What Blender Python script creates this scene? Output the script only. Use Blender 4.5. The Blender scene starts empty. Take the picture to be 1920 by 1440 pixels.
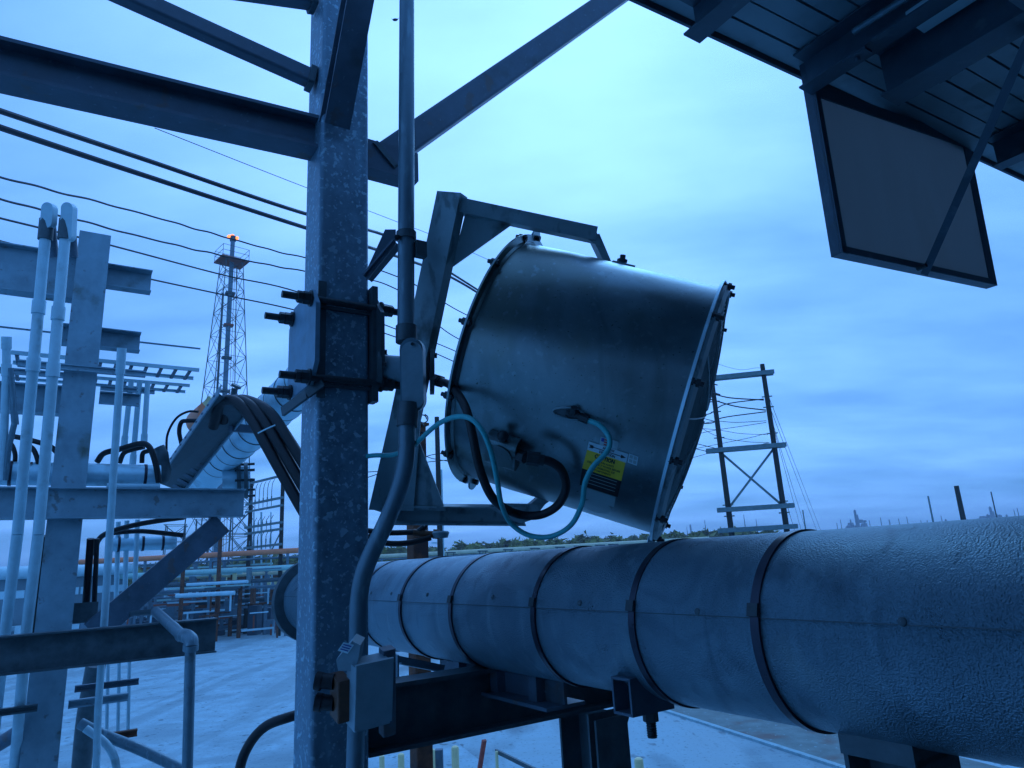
import bpy, bmesh, math, random
from mathutils import Vector, Matrix
random.seed(11)
S = bpy.context.scene
# ------------------------------------------------------------------ camera
F = 1290.0                      # focal length in pixels of the 1920 wide photograph
CAM = Vector((0, 0, 5.0))
up_c = Vector((-0.0526, 0.9672, 0.2480)).normalized()      # world up seen in camera axes (right, up, forward)
fw_c = (Vector((0, 0, 1)) - up_c * up_c.z).normalized()    # world +Y
rt_c = fw_c.cross(up_c)                                    # world +X (sign fixed below)
if rt_c.x < 0: rt_c = -rt_c
def c2w(v): return Vector((v.dot(rt_c), v.dot(fw_c), v.dot(up_c)))
R_, U_, F_ = c2w(Vector((1, 0, 0))), c2w(Vector((0, 1, 0))), c2w(Vector((0, 0, 1)))
cd = bpy.data.cameras.new('camera'); cam = bpy.data.objects.new('camera', cd); S.collection.objects.link(cam)
cd.sensor_width = 36; cd.lens = 36 * F / 1920; cd.clip_start = .02; cd.clip_end = 12000
M3 = Matrix((R_, U_, -F_)).transposed()
cam.matrix_world = Matrix.Translation(CAM) @ M3.to_4x4()
S.camera = cam
# ------------------------------------------------------------------ light
SUN_EL, SUN_AZ = math.radians(42), math.radians(14)        # azimuth to the right of +Y
sund = Vector((math.sin(SUN_AZ) * math.cos(SUN_EL), math.cos(SUN_AZ) * math.cos(SUN_EL), math.sin(SUN_EL)))
sl = bpy.data.lights.new('sun', 'SUN'); sl.energy = .5; sl.angle = math.radians(25); sl.color = (.22, .55, 1)
so = bpy.data.objects.new('sun', sl); S.collection.objects.link(so)
so.rotation_euler = (-sund).to_track_quat('-Z', 'Y').to_euler()
W = bpy.data.worlds.new('World'); S.world = W; W.use_nodes = True
def world():
    nt = W.node_tree; N = nt.nodes; L = nt.links; N.clear()
    def n(t, **k):
        x = N.new(t)
        for a, v in k.items(): setattr(x, a, v)
        return x
    out = n('ShaderNodeOutputWorld'); bg = n('ShaderNodeBackground'); bg.inputs[1].default_value = .1
    sky = n('ShaderNodeTexSky', sky_type='NISHITA', sun_disc=False, sun_elevation=SUN_EL, sun_rotation=SUN_AZ)
    sky.dust_density = 2; sky.ozone_density = 4
    tc = n('ShaderNodeTexCoord')
    sep = n('ShaderNodeSeparateXYZ'); L.new(tc.outputs['Generated'], sep.inputs[0])
    def m(op, a, b=None, c=None, clamp=False):
        x = n('ShaderNodeMath', operation=op, use_clamp=clamp)
        for i, v in enumerate((a, b, c)):
            if v is None: continue
            if isinstance(v, (int, float)): x.inputs[i].default_value = v
            else: L.new(v, x.inputs[i])
        return x.outputs[0]
    z = m('MAXIMUM', sep.outputs[2], 0.0)
    den = m('ADD', z, .16)
    com = n('ShaderNodeCombineXYZ'); L.new(m('DIVIDE', sep.outputs[0], den), com.inputs[0]); L.new(m('DIVIDE', sep.outputs[1], den), com.inputs[1])
    com.inputs[2].default_value = 3.1
    mp = n('ShaderNodeMapping'); mp.inputs['Rotation'].default_value = (0, 0, .35); mp.inputs['Scale'].default_value = (.55, 1.1, 1)
    L.new(com.outputs[0], mp.inputs[0])
    nz = n('ShaderNodeTexNoise'); nz.inputs['Scale'].default_value = 1.25; nz.inputs['Detail'].default_value = 5; nz.inputs['Roughness'].default_value = .52; nz.inputs['Distortion'].default_value = .5
    L.new(mp.outputs[0], nz.inputs['Vector'])
    nz2 = n('ShaderNodeTexNoise'); nz2.inputs['Scale'].default_value = 3.3; nz2.inputs['Detail'].default_value = 4; nz2.inputs['Roughness'].default_value = .5
    L.new(mp.outputs[0], nz2.inputs['Vector'])
    # broad brightening of the overcast round the hidden sun
    dt = n('ShaderNodeVectorMath', operation='DOT_PRODUCT'); L.new(tc.outputs['Generated'], dt.inputs[0])
    g = Vector((math.sin(math.radians(0)) * math.cos(math.radians(40)), math.cos(math.radians(0)) * math.cos(math.radians(40)), math.sin(math.radians(40))))
    dt.inputs[1].default_value = g
    glow = m('POWER', m('MAXIMUM', dt.outputs['Value'], 0), 5.0)
    l = m('ADD', .93, m('MULTIPLY', glow, .82))
    c1 = m('SUBTRACT', nz.outputs[0], .5); c2 = m('SUBTRACT', nz2.outputs[0], .5)
    var = m('ADD', m('MULTIPLY', c1, .85), m('MULTIPLY', c2, .75))
    l = m('MULTIPLY', l, m('ADD', 1.0, var))
    l = m('MAXIMUM', l, .6)
    colr = n('ShaderNodeValToRGB'); e = colr.color_ramp.elements
    e[0].position = 0; e[0].color = (.125, .44, 1.12, 1); e[1].position = 1; e[1].color = (.225, .475, 1.12, 1)
    L.new(m('MULTIPLY', m('SUBTRACT', l, .5), .8, clamp=True), colr.inputs[0])
    sc_ = n('ShaderNodeVectorMath', operation='SCALE'); L.new(colr.outputs[0], sc_.inputs[0]); L.new(m('MULTIPLY', l, 10.0), sc_.inputs['Scale'])
    tint = n('ShaderNodeVectorMath', operation='MULTIPLY'); L.new(sky.outputs[0], tint.inputs[0]); tint.inputs[1].default_value = (.4, .95, 1.35)
    mx = n('ShaderNodeMix', data_type='RGBA'); mx.inputs[0].default_value = .88
    L.new(tint.outputs[0], mx.inputs[6]); L.new(sc_.outputs[0], mx.inputs[7])
    L.new(mx.outputs[2], bg.inputs[0]); L.new(bg.outputs[0], out.inputs[0])
world()
S.view_settings.view_transform = 'Standard'; S.view_settings.look = 'None'
S.view_settings.exposure = 0; S.view_settings.gamma = 1
S.cycles.max_bounces = 7; S.cycles.use_denoising = True
# ------------------------------------------------------------------ projections
def V(px, py): return F_ + R_ * ((px - 960) / F) - U_ * ((py - 720) / F)
def P(px, py, Z): return CAM + V(px, py) * Z
def H(px, py, z):
    v = V(px, py); return CAM + v * ((z - CAM.z) / v.z)
def WP(px, py, p0, n):
    v = V(px, py); return CAM + v * ((p0 - CAM).dot(n) / v.dot(n))
def dep(p): return (p - CAM).dot(F_)
def px_of(p):
    d = p - CAM; z = d.dot(F_); return (960 + F * d.dot(R_) / z, 720 - F * d.dot(U_) / z)
UP = Vector((0, 0, 1))
bdir = V(97, 1091); bdir.z = 0; bdir.normalize()            # pipe direction, away from the camera
adir = Vector((bdir.y, -bdir.x, 0))                         # across, to the right
# ------------------------------------------------------------------ mesh builder
class MB:
    def __init__(s): s.bm = bmesh.new()
    def faces(s, vs, fs, smooth=False):
        v = [s.bm.verts.new(p) for p in vs]
        for f in fs:
            try: q = s.bm.faces.new([v[i] for i in f]); q.smooth = smooth
            except ValueError: pass
        return s
    def box(s, c, dx, dy, dz, X=adir, Y=bdir, Z=UP):
        vs = [c + X * (i * dx / 2) + Y * (j * dy / 2) + Z * (k * dz / 2) for i in (-1, 1) for j in (-1, 1) for k in (-1, 1)]
        return s.faces(vs, [(0, 1, 3, 2), (4, 6, 7, 5), (0, 4, 5, 1), (2, 3, 7, 6), (0, 2, 6, 4), (1, 5, 7, 3)])
    def prof(s, p, q, pts, up=UP, smooth=False):
        d = (q - p).normalized(); side = d.cross(up)
        if side.length < 1e-4: side = d.cross(Vector((1, 0, 0)))
        side.normalize(); u = side.cross(d).normalized(); n = len(pts)
        vs = [e + side * a + u * b for e in (p, q) for a, b in pts]
        fs = [(i, (i + 1) % n, n + (i + 1) % n, n + i) for i in range(n)]
        s.faces(vs, fs + [tuple(range(n))[::-1], tuple(range(n, 2 * n))])
        return s
    def bar(s, p, q, w, h, up=UP): return s.prof(p, q, [(-w / 2, -h / 2), (w / 2, -h / 2), (w / 2, h / 2), (-w / 2, h / 2)], up)
    def rbar(s, p, q, w, h, r=.01, up=UP, n=4):
        pts = []
        for cx, cy, a0 in ((w / 2 - r, h / 2 - r, 0), (-w / 2 + r, h / 2 - r, 90), (-w / 2 + r, -h / 2 + r, 180), (w / 2 - r, -h / 2 + r, 270)):
            for k in range(n + 1):
                a = math.radians(a0 + 90 * k / n); pts.append((cx + r * math.cos(a), cy + r * math.sin(a)))
        return s.prof(p, q, pts, up)
    def ibeam(s, p, q, w, h, t=.012, up=UP):
        a, b = w / 2, h / 2; k = t / 2
        return s.prof(p, q, [(-a, -b), (a, -b), (a, -b + t), (k, -b + t), (k, b - t), (a, b - t), (a, b), (-a, b), (-a, b - t), (-k, b - t), (-k, -b + t), (-a, -b + t)], up)
    def chan(s, p, q, w, h, t=.008, up=UP, flip=1):
        a, b = w / 2, h / 2
        pts = [(-a, -b), (a, -b), (a, -b + t), (-a + t, -b + t), (-a + t, b - t), (a, b - t), (a, b), (-a, b)]
        return s.prof(p, q, [(x * flip, y) for x, y in pts], up)
    def angle(s, p, q, w, h, t=.006, up=UP, fx=1, fy=1):
        return s.prof(p, q, [(x * fx, y * fy) for x, y in ((0, 0), (w, 0), (w, t), (t, t), (t, h), (0, h))], up)
    def tube(s, p, q, r, n=16, r2=None, cap=True):
        r2 = r if r2 is None else r2
        d = (q - p).normalized(); x = d.orthogonal().normalized(); y = d.cross(x)
        vs = [e + (x * math.cos(2 * math.pi * i / n) + y * math.sin(2 * math.pi * i / n)) * rr for e, rr in ((p, r), (q, r2)) for i in range(n)]
        s.faces(vs, [(i, (i + 1) % n, n + (i + 1) % n, n + i) for i in range(n)], n > 8)
        if cap: s.faces(vs[:n], [tuple(range(n))[::-1]]); s.faces(vs[n:], [tuple(range(n))])
        return s
    def sweep(s, pts, r, n=10, k=6, smooth=True, closed=False):
        c = curve(pts, k) if smooth else pts
        d0 = (c[1] - c[0]).normalized(); x = d0.orthogonal().normalized(); rings = []
        for i, p in enumerate(c):
            d = (c[min(i + 1, len(c) - 1)] - c[max(i - 1, 0)]).normalized()
            x = (x - d * x.dot(d)).normalized(); y = d.cross(x)
            rr = r[i * (len(r) - 1) // (len(c) - 1)] if isinstance(r, list) else r
            rings += [p + (x * math.cos(2 * math.pi * j / n) + y * math.sin(2 * math.pi * j / n)) * rr for j in range(n)]
        m = len(c)
        fs = [(i * n + j, i * n + (j + 1) % n, (i + 1) * n + (j + 1) % n, (i + 1) * n + j) for i in range(m - 1) for j in range(n)]
        s.faces(rings, fs, True)
        s.faces(rings[:n], [tuple(range(n))[::-1]]); s.faces(rings[-n:], [tuple(range(n))])
        return s
    def lathe(s, o, ax, prof, n=48, closed=False, x=None, a0=0, a1=2 * math.pi, smooth=True):
        ax = ax.normalized(); x = (x or ax.orthogonal()).normalized(); y = ax.cross(x)
        full = abs(a1 - a0 - 2 * math.pi) < 1e-6; cnt = n if full else n + 1; m = len(prof)
        vs = [o + ax * t + (x * math.cos(a0 + (a1 - a0) * i / n) + y * math.sin(a0 + (a1 - a0) * i / n)) * r for i in range(cnt) for t, r in prof]
        fs = []
        for i in range(n):
            i2 = (i + 1) % cnt
            for j in range(m if closed else m - 1):
                j2 = (j + 1) % m
                fs.append((i * m + j, i * m + j2, i2 * m + j2, i2 * m + j))
        return s.faces(vs, fs, smooth)
    def plate(s, poly, t):
        n = len(poly)
        vs = list(poly) + [p + t for p in poly]
        return s.faces(vs, [(i, (i + 1) % n, n + (i + 1) % n, n + i) for i in range(n)] + [tuple(range(n))[::-1], tuple(range(n, 2 * n))])
    def ball(s, c, r, n=10, sx=1, sy=1, sz=1):
        m = n // 2; pr = [(-r * math.cos(math.pi * i / m), max(1e-4, r * math.sin(math.pi * i / m))) for i in range(m + 1)]
        vs = []
        for i in range(n):
            for t, rr in pr: vs.append(c + Vector((rr * math.cos(2 * math.pi * i / n) * sx, rr * math.sin(2 * math.pi * i / n) * sy, t * sz)))
        k = m + 1
        return s.faces(vs, [(i * k + j, i * k + j + 1, ((i + 1) % n) * k + j + 1, ((i + 1) % n) * k + j) for i in range(n) for j in range(m)], True)
    def mesh(s, name, loc):
        bmesh.ops.recalc_face_normals(s.bm, faces=s.bm.faces)
        for v in s.bm.verts: v.co -= loc
        for e in s.bm.edges:
            if len(e.link_faces) == 2 and e.calc_face_angle(0) > .7: e.smooth = False
        me = bpy.data.meshes.new(name); s.bm.to_mesh(me); s.bm.free(); return me
def curve(pts, k=6):
    if len(pts) < 3: return list(pts)
    q = [pts[0] * 2 - pts[1]] + list(pts) + [pts[-1] * 2 - pts[-2]]; out = []
    for i in range(1, len(q) - 2):
        for j in range(k):
            t = j / k; a, b, c, d = q[i - 1], q[i], q[i + 1], q[i + 2]
            out.append(.5 * ((2 * b) + (c - a) * t + (2 * a - 5 * b + 4 * c - d) * t * t + (3 * b - a - 3 * c + d) * t ** 3))
    out.append(q[-2]); return out
def loc_of(o):
    v = Vector((0, 0, 0))
    while o: v = v + o.location; o = o.parent
    return v
def obj(name, mb, m, parent=None, label=None, kind=None):
    L = loc_of(parent) if parent else Vector((0, 0, 0))
    o = bpy.data.objects.new(name, mb.mesh(name, L)); S.collection.objects.link(o); o.data.materials.append(m)
    if parent: o.parent = parent
    if label: o['label'] = label
    if kind: o['kind'] = kind
    return o
def tag(o, label, cat, group=None):
    o['label'] = label; o['category'] = cat
    if group: o['group'] = group
    return o
def thing(name, label, cat, loc, group=None):
    o = bpy.data.objects.new(name, None); S.collection.objects.link(o); o.location = loc; o.empty_display_size = .1
    return tag(o, label, cat, group)
def one(name, mb, m, label, cat, group=None, at=None):          # a thing that is a single mesh, origin at its own first point
    mb.bm.verts.ensure_lookup_table(); L = at or mb.bm.verts[0].co.copy()
    o = bpy.data.objects.new(name, mb.mesh(name, L)); S.collection.objects.link(o); o.location = L; o.data.materials.append(m)
    return tag(o, label, cat, group)
def copy_tree(root, delta, label=None):
    c = root.copy(); S.collection.objects.link(c); c.location = root.location + delta
    if label: c['label'] = label
    def rec(src, dst):
        for ch in src.children:
            d = ch.copy(); S.collection.objects.link(d); d.parent = dst; rec(ch, d)
    rec(root, c); return c
# ------------------------------------------------------------------ materials
def cool(c):      # puts the blue cast of light and camera into neutral base colours
    return (c[0] * .68, c[1], c[2] * 1.08) if max(c) - min(c) < .35 * max(c) else c
def mat(name, col, rough=.6, metal=0, var=.25, scale=8, bump=0, bscale=60, spots=None, dirt=None, streak=None, rvar=.1, stretch=None, emit=None, trans=0):
    col = cool(col)
    if spots: spots = (spots[0], spots[1], cool(spots[2]))
    if dirt: dirt = (dirt[0], dirt[1], cool(dirt[2]))
    m = bpy.data.materials.new(name); m.use_nodes = True; nt = m.node_tree; N = nt.nodes; L = nt.links
    b = N['Principled BSDF']; b.inputs['Metallic'].default_value = metal; b.inputs['Roughness'].default_value = rough
    if trans: b.inputs['Transmission Weight'].default_value = trans
    tc = N.new('ShaderNodeTexCoord'); vec = tc.outputs['Object']
    if stretch:
        mp = N.new('ShaderNodeMapping'); L.new(vec, mp.inputs[0]); mp.inputs['Scale'].default_value = stretch; vec = mp.outputs[0]
    nz = N.new('ShaderNodeTexNoise'); nz.inputs['Scale'].default_value = scale; nz.inputs['Detail'].default_value = 6; nz.inputs['Roughness'].default_value = .65; L.new(vec, nz.inputs['Vector'])
    mr = N.new('ShaderNodeMapRange'); L.new(nz.outputs[0], mr.inputs[0]); mr.inputs[1].default_value = .3; mr.inputs[2].default_value = .7; mr.inputs[3].default_value = 1 - var; mr.inputs[4].default_value = 1 + var
    vm = N.new('ShaderNodeVectorMath'); vm.operation = 'SCALE'; vm.inputs[0].default_value = col[:3]; L.new(mr.outputs[0], vm.inputs['Scale']); c = vm.outputs[0]
    def mix(fac, c, col2):
        x = N.new('ShaderNodeMix'); x.data_type = 'RGBA'; L.new(fac, x.inputs[0]); L.new(c, x.inputs[6])
        x.inputs[7].default_value = (*col2, 1); return x.outputs[2]
    def thr(sc, lo, hi, tex='noise', det=4, off=0):
        if tex == 'noise':
            t = N.new('ShaderNodeTexNoise'); t.inputs['Scale'].default_value = sc; t.inputs['Detail'].default_value = det
            if off:
                mp = N.new('ShaderNodeMapping'); L.new(vec, mp.inputs[0]); mp.inputs['Location'].default_value = (off, off, off); L.new(mp.outputs[0], t.inputs['Vector'])
            else: L.new(vec, t.inputs['Vector'])
            o = t.outputs[0]
        r = N.new('ShaderNodeMapRange'); L.new(o, r.inputs[0]); r.inputs[1].default_value = lo; r.inputs[2].default_value = hi; return r.outputs[0]
    if dirt: c = mix(thr(dirt[0], dirt[1], dirt[1] + .12, det=7, off=5), c, dirt[2])
    if spots: c = mix(thr(spots[0], spots[1], spots[1] + .05, det=2, off=9), c, spots[2])
    L.new(c, b.inputs['Base Color'])
    r2 = N.new('ShaderNodeMapRange'); L.new(nz.outputs[0], r2.inputs[0]); r2.inputs[1].default_value = .3; r2.inputs[2].default_value = .7; r2.inputs[3].default_value = max(.02, rough - rvar); r2.inputs[4].default_value = min(1, rough + rvar); L.new(r2.outputs[0], b.inputs['Roughness'])
    if bump:
        bz = N.new('ShaderNodeTexNoise'); bz.inputs['Scale'].default_value = bscale; bz.inputs['Detail'].default_value = 3; L.new(vec, bz.inputs['Vector'])
        bp = N.new('ShaderNodeBump'); bp.inputs['Strength'].default_value = bump; bp.inputs['Distance'].default_value = .01; L.new(bz.outputs[0], bp.inputs['Height']); L.new(bp.outputs[0], b.inputs['Normal'])
    if emit:
        b.inputs['Emission Color'].default_value = (*emit[0], 1); b.inputs['Emission Strength'].default_value = emit[1]
    return m
M = {}
M['galv'] = mat('galvanised_spangle', (.26, .29, .34), .5, .3, .35, 26, .05, 90, spots=(44, .60, (.58, .62, .66)), dirt=(9, .58, (.24, .27, .31)))
M['galv2'] = mat('galvanised_dull', (.28, .32, .38), .55, .3, .25, 14, .04, 120, dirt=(5, .6, (.2, .19, .17)))
M['beam'] = mat('painted_steel_grey', (.12, .13, .16), .5, .1, .25, 6, .05, 60, dirt=(4, .62, (.08, .08, .08)))
M['beamgalv'] = mat('galvanised_beam', (.34, .36, .39), .55, .25, .2, 5, .04, 40, dirt=(3, .62, (.17, .15, .12)))
M['dark'] = mat('dark_steel', (.11, .115, .12), .5, .3, .3, 12, .1, 80)
M['bolt'] = mat('weathered_bolt_steel', (.06, .06, .062), .5, .5, .3, 60, .1, 200)
M['conduit'] = mat('rigid_conduit', (.22, .245, .27), .45, .4, .15, 10, .03, 200, dirt=(7, .62, (.14, .13, .12)))
M['conduitw'] = mat('pale_conduit', (.66, .67, .68), .5, .05, .12, 8, .03, 150, dirt=(4, .6, (.32, .31, .28)))
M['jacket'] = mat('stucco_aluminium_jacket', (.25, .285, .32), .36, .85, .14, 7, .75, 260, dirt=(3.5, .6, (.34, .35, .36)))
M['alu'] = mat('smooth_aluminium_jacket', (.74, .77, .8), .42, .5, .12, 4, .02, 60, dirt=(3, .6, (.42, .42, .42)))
M['drum'] = mat('stainless_drum', (.30, .29, .285), .33, .85, .14, 6, .03, 30, dirt=(2.5, .56, (.25, .225, .19)), spots=(60, .72, (.15, .13, .11)), rvar=.06)
M['yoke'] = mat('yoke_grey_paint', (.42, .42, .42), .55, .1, .15, 8, .05, 90, dirt=(6, .6, (.12, .11, .1)))
M['rubber'] = mat('black_rubber', (.012, .012, .014), .5, 0, .3, 20, .05, 100)
M['cyan'] = mat('cyan_cable_jacket', (.05, .48, .50), .4, 0, .12, 20)
M['band'] = mat('steel_band', (.035, .04, .06), .35, .6, .2, 30)
M['grey'] = mat('cast_grey_enamel', (.36, .37, .39), .5, .1, .12, 20, .06, 200)
M['brown'] = mat('brown_enclosure', (.16, .07, .04), .55, 0, .3, 15, .1, 90)
M['label'] = mat('label_white', (.8, .8, .8), .45, 0, .08, 25)
M['lyellow'] = mat('label_yellow', (.85, .62, .04), .45, 0, .08, 25)
M['lblack'] = mat('label_black', (.02, .02, .02), .4, 0, .1, 25)
M['lgrey'] = mat('label_grey', (.5, .52, .5), .45, 0, .08, 25)
M['lblue'] = mat('label_blue', (.05, .09, .4), .45)
M['lred'] = mat('label_red', (.6, .05, .05), .45)
M['orange'] = mat('orange_paint', (.9, .27, .13), .5, 0, .15, 2)
M['yellow'] = mat('yellow_paint', (.85, .72, .38), .5, 0, .12, 3, dirt=(6, .64, (.4, .3, .1)))
M['palegreen'] = mat('pale_green_paint', (.62, .70, .60), .5, 0, .12, 2)
M['palepipe'] = mat('pale_yellow_pipe', (.72, .66, .45), .5, 0, .15, 1.5)
M['white'] = mat('white_paint', (.72, .72, .72), .5, 0, .12, 2)
M['rust'] = mat('rusty_steel', (.17, .065, .035), .8, 0, .5, 9, .3, 40, dirt=(5, .52, (.07, .035, .03)))
M['wood'] = mat('creosote_wood', (.045, .035, .03), .8, 0, .4, 5, .3, 30, stretch=(1, 1, .1))
M['grayzed'] = mat('silvered_timber', (.24, .24, .23), .8, 0, .25, 6)
M['wire'] = mat('dark_wire', (.03, .03, .035), .5, .2, .1, 5)
M['tower'] = mat('tower_steel', (.13, .13, .13), .6, .2, .2, 1)
M['towerred'] = mat('tower_red_paint', (.35, .09, .05), .6, 0, .25, 1)
M['building'] = mat('grey_cladding', (.24, .26, .28), .6, 0, .15, .6, stretch=(1, 1, 1))
M['steelfar'] = mat('distant_steel', (.22, .24, .27), .6, .1, .3, .5)
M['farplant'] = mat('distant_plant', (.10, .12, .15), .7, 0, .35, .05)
M['deck'] = mat('roof_deck_paint', (.32, .33, .35), .5, .1, .12, 3, .03, 30, dirt=(4, .63, (.28, .26, .24)))
M['canopy'] = mat('canopy_steel', (.10, .115, .14), .5, .25, .25, 5, .05, 50, dirt=(6, .6, (.12, .12, .12)))
M['blocker'] = mat('unseen_light_block', (.05, .05, .05), .7, 0, .2, 3)
M['brick_red'] = mat('faded_red_paint', (.5, .08, .05), .6, 0, .3, 6)
M['ground'] = mat('worn_pavement', (.50, .50, .51), .75, 0, .22, 1.1, .3, 9, dirt=(.45, .53, (.36, .36, .37)), spots=(2.6, .66, (.18, .18, .18)))
M['gravel'] = mat('pale_gravel', (.46, .46, .46), .9, 0, .25, 2.5, .6, 30, dirt=(.5, .55, (.29, .29, .28)), spots=(12, .62, (.25, .25, .25)))
M['road'] = mat('grey_road', (.46, .465, .47), .7, 0, .15, .5, .2, 12, dirt=(.4, .55, (.22, .23, .24)), spots=(2.2, .66, (.19, .19, .2)), stretch=(1, .35, 1))
M['soil'] = mat('rusty_stained_soil', (.28, .24, .21), .9, 0, .3, 1.6, .6, 22, dirt=(.8, .52, (.19, .14, .12)), spots=(7, .66, (.42, .42, .4)))
M['kerbc'] = mat('pale_kerb_concrete', (.50, .50, .49), .8, 0, .2, 3, .3, 30)
M['leaf'] = mat('far_leaves', (.20, .21, .05), .9, 0, .6, .12)
M['bark'] = mat('bark', (.06, .05, .04), .9)
def add_layer(mn, scale, stretch, lo, hi, col, fac, rot=0.0, dist=0.0, det=5):
    nt = M[mn].node_tree; b = nt.nodes['Principled BSDF']; src = b.inputs['Base Color'].links[0].from_socket
    tc = nt.nodes.new('ShaderNodeTexCoord'); mp = nt.nodes.new('ShaderNodeMapping'); mp.inputs['Rotation'].default_value = (0, 0, rot); mp.inputs['Scale'].default_value = stretch; nt.links.new(tc.outputs['Object'], mp.inputs[0])
    nz = nt.nodes.new('ShaderNodeTexNoise'); nz.inputs['Scale'].default_value = scale; nz.inputs['Detail'].default_value = det; nz.inputs['Distortion'].default_value = dist; nt.links.new(mp.outputs[0], nz.inputs['Vector'])
    mr = nt.nodes.new('ShaderNodeMapRange'); nt.links.new(nz.outputs[0], mr.inputs[0]); mr.inputs[1].default_value = lo; mr.inputs[2].default_value = hi; mr.inputs[3].default_value = 0; mr.inputs[4].default_value = fac
    mx = nt.nodes.new('ShaderNodeMix'); mx.data_type = 'RGBA'; nt.links.new(mr.outputs[0], mx.inputs[0]); nt.links.new(src, mx.inputs[6]); mx.inputs[7].default_value = (*cool(col), 1); nt.links.new(mx.outputs[2], b.inputs['Base Color'])
for g_ in ('ground', 'road'):
    add_layer(g_, .35, (1, .12, 1), .52, .62, (.27, .275, .28), .6, .5, 1.5)       # tyre-darkened swathes
    add_layer(g_, .8, (.12, 1, 1), .55, .63, (.42, .42, .41), .4, -.35, 1.0)
    add_layer(g_, 9, (1, 1, 1), .60, .66, (.12, .12, .12), .5)
    add_layer(g_, 30, (1, 1, 1), .50, .7, (.45, .45, .44), .35)
add_layer('gravel', 5, (1, 1, 1), .5, .62, (.17, .165, .16), .6); add_layer('gravel', .25, (1, .4, 1), .5, .6, (.2, .2, .19), .5)
# weathering of the near metal
add_layer('galv', 3, (1, 1, .25), .5, .62, (.2, .23, .27), .6); add_layer('galv', 16, (1, 1, .2), .62, .68, (.30, .36, .42), .6)
add_layer('galv', 70, (1, 1, 1), .655, .69, (.5, .56, .64), .7, det=1)
add_layer('drum', 7, (1, 1, .3), .52, .66, (.20, .19, .17), .5, .6, 1.0); add_layer('drum', 120, (1, 1, 1), .68, .71, (.10, .09, .08), .8); add_layer('drum', 40, (1, .08, 1), .6, .68, (.42, .42, .42), .35, 1.0)
add_layer('jacket', 4, (1, 1, 1), .50, .62, (.15, .18, .21), .7, 0, .8); add_layer('jacket', 22, (1, 1, .15), .58, .68, (.34, .38, .42), .5); add_layer('jacket', 14, (1, 1, .12), .60, .68, (.13, .155, .18), .6)
add_layer('beam', 9, (1, 1, 1), .6, .66, (.13, .10, .08), .6); add_layer('beam', 50, (1, 1, 1), .66, .70, (.22, .24, .27), .6)
add_layer('beamgalv', 7, (1, 1, .3), .56, .66, (.42, .45, .48), .5); add_layer('beamgalv', 14, (1, 1, 1), .64, .7, (.14, .11, .09), .6)
add_layer('yoke', 20, (1, 1, .4), .58, .66, (.14, .13, .12), .6); add_layer('yoke', 80, (1, 1, 1), .66, .7, (.42, .42, .42), .5)
add_layer('conduit', 30, (1, 1, .2), .58, .66, (.40, .43, .46), .5); add_layer('canopy', 12, (1, 1, 1), .6, .68, (.18, .19, .21), .5); add_layer('deck', 5, (1, 1, 1), .55, .66, (.2, .2, .19), .6)
# ================================================================== SETTING: ground
def sheet(name, pts, z, m):
    b = MB(); b.faces([Vector((p.x, p.y, z)) for p in pts], [tuple(range(len(pts)))])
    return obj(name, b, m, kind='structure')
g = MB(); n = 24; ex = 7000
g.faces([Vector((-ex + 2 * ex * i / n, -ex + 2 * ex * j / n, 0)) for i in range(n + 1) for j in range(n + 1)], [(i * (n + 1) + j, (i + 1) * (n + 1) + j, (i + 1) * (n + 1) + j + 1, i * (n + 1) + j + 1) for i in range(n) for j in range(n)])
obj('ground', g, M['gravel'], kind='structure')
G = lambda x, y: H(x, y, 0)
e0, e1 = G(300, 1205), G(548, 1181)
de = (e1 - e0).normalized(); f0 = e0 - de * 60; f1 = e1 + de * 120
back = Vector((-f0.x * 0 - 40, -60, 0))
sheet('pavement', [f0, f1, f1 + Vector((0, -120, 0)), f0 + Vector((0, -120, 0))], .004, M['ground'])
# road in front of the right hand verge, kerb and stained verge
k0, k1 = G(1225, 1327), G(1592, 1446)
dk = (k1 - k0).normalized(); nk = Vector((-dk.y, dk.x, 0))
if nk.y < 0: nk = -nk
ka, kb = k0 - dk * 60, k0 + dk * 60
sheet('road', [ka, kb, kb - nk * 7, ka - nk * 7], .008, M['road'])
s0 = G(1290, 1312)
vw = (s0 - k0).dot(nk) + 1.2
sheet('verge', [ka + nk * .12, kb + nk * .12, kb + nk * max(vw, 1.8), ka + nk * max(vw, 1.8)], .012, M['soil'])
kb_ = MB(); L = (kb - ka).length; nk_n = 60
for i in range(nk_n):
    p = ka + dk * (L * i / nk_n + .01) + UP * .03; q = ka + dk * (L * (i + 1) / nk_n - .01) + UP * .03
    kb_.bar(p, q, .16, .07)
obj('kerb', kb_, M['kerbc'], kind='structure')
# joint between pavement and gravel
j = MB(); j.bar(e0 - de * 30 + UP * .01, e1 + de * 30 + UP * .01, .12, .02)
obj('pavement_edge', j, M['dark'], kind='structure')

# ================================================================== MAIN COLUMN
COLZ = 2.58
cc = P(628, 720, COLZ)
lean = (P(612, 1440, 1) - CAM).normalized()
ccv = Vector((cc.x, cc.y, 0))
col = thing('steel_column', 'galvanised square steel column speckled with zinc spangle, clamped by the fan mount', 'column', ccv)
c = MB(); cs = .195
c.rbar(ccv + UP * 0.02, ccv + UP * 9.2, cs, cs, .016, up=bdir)
obj('shaft', c, M['galv'], col)
c = MB(); c.box(ccv + UP * .01, .4, .4, .02); obj('base_plate', c, M['galv2'], col)
def atcol(px, py): return WP(px, py, cc, bdir)
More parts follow.
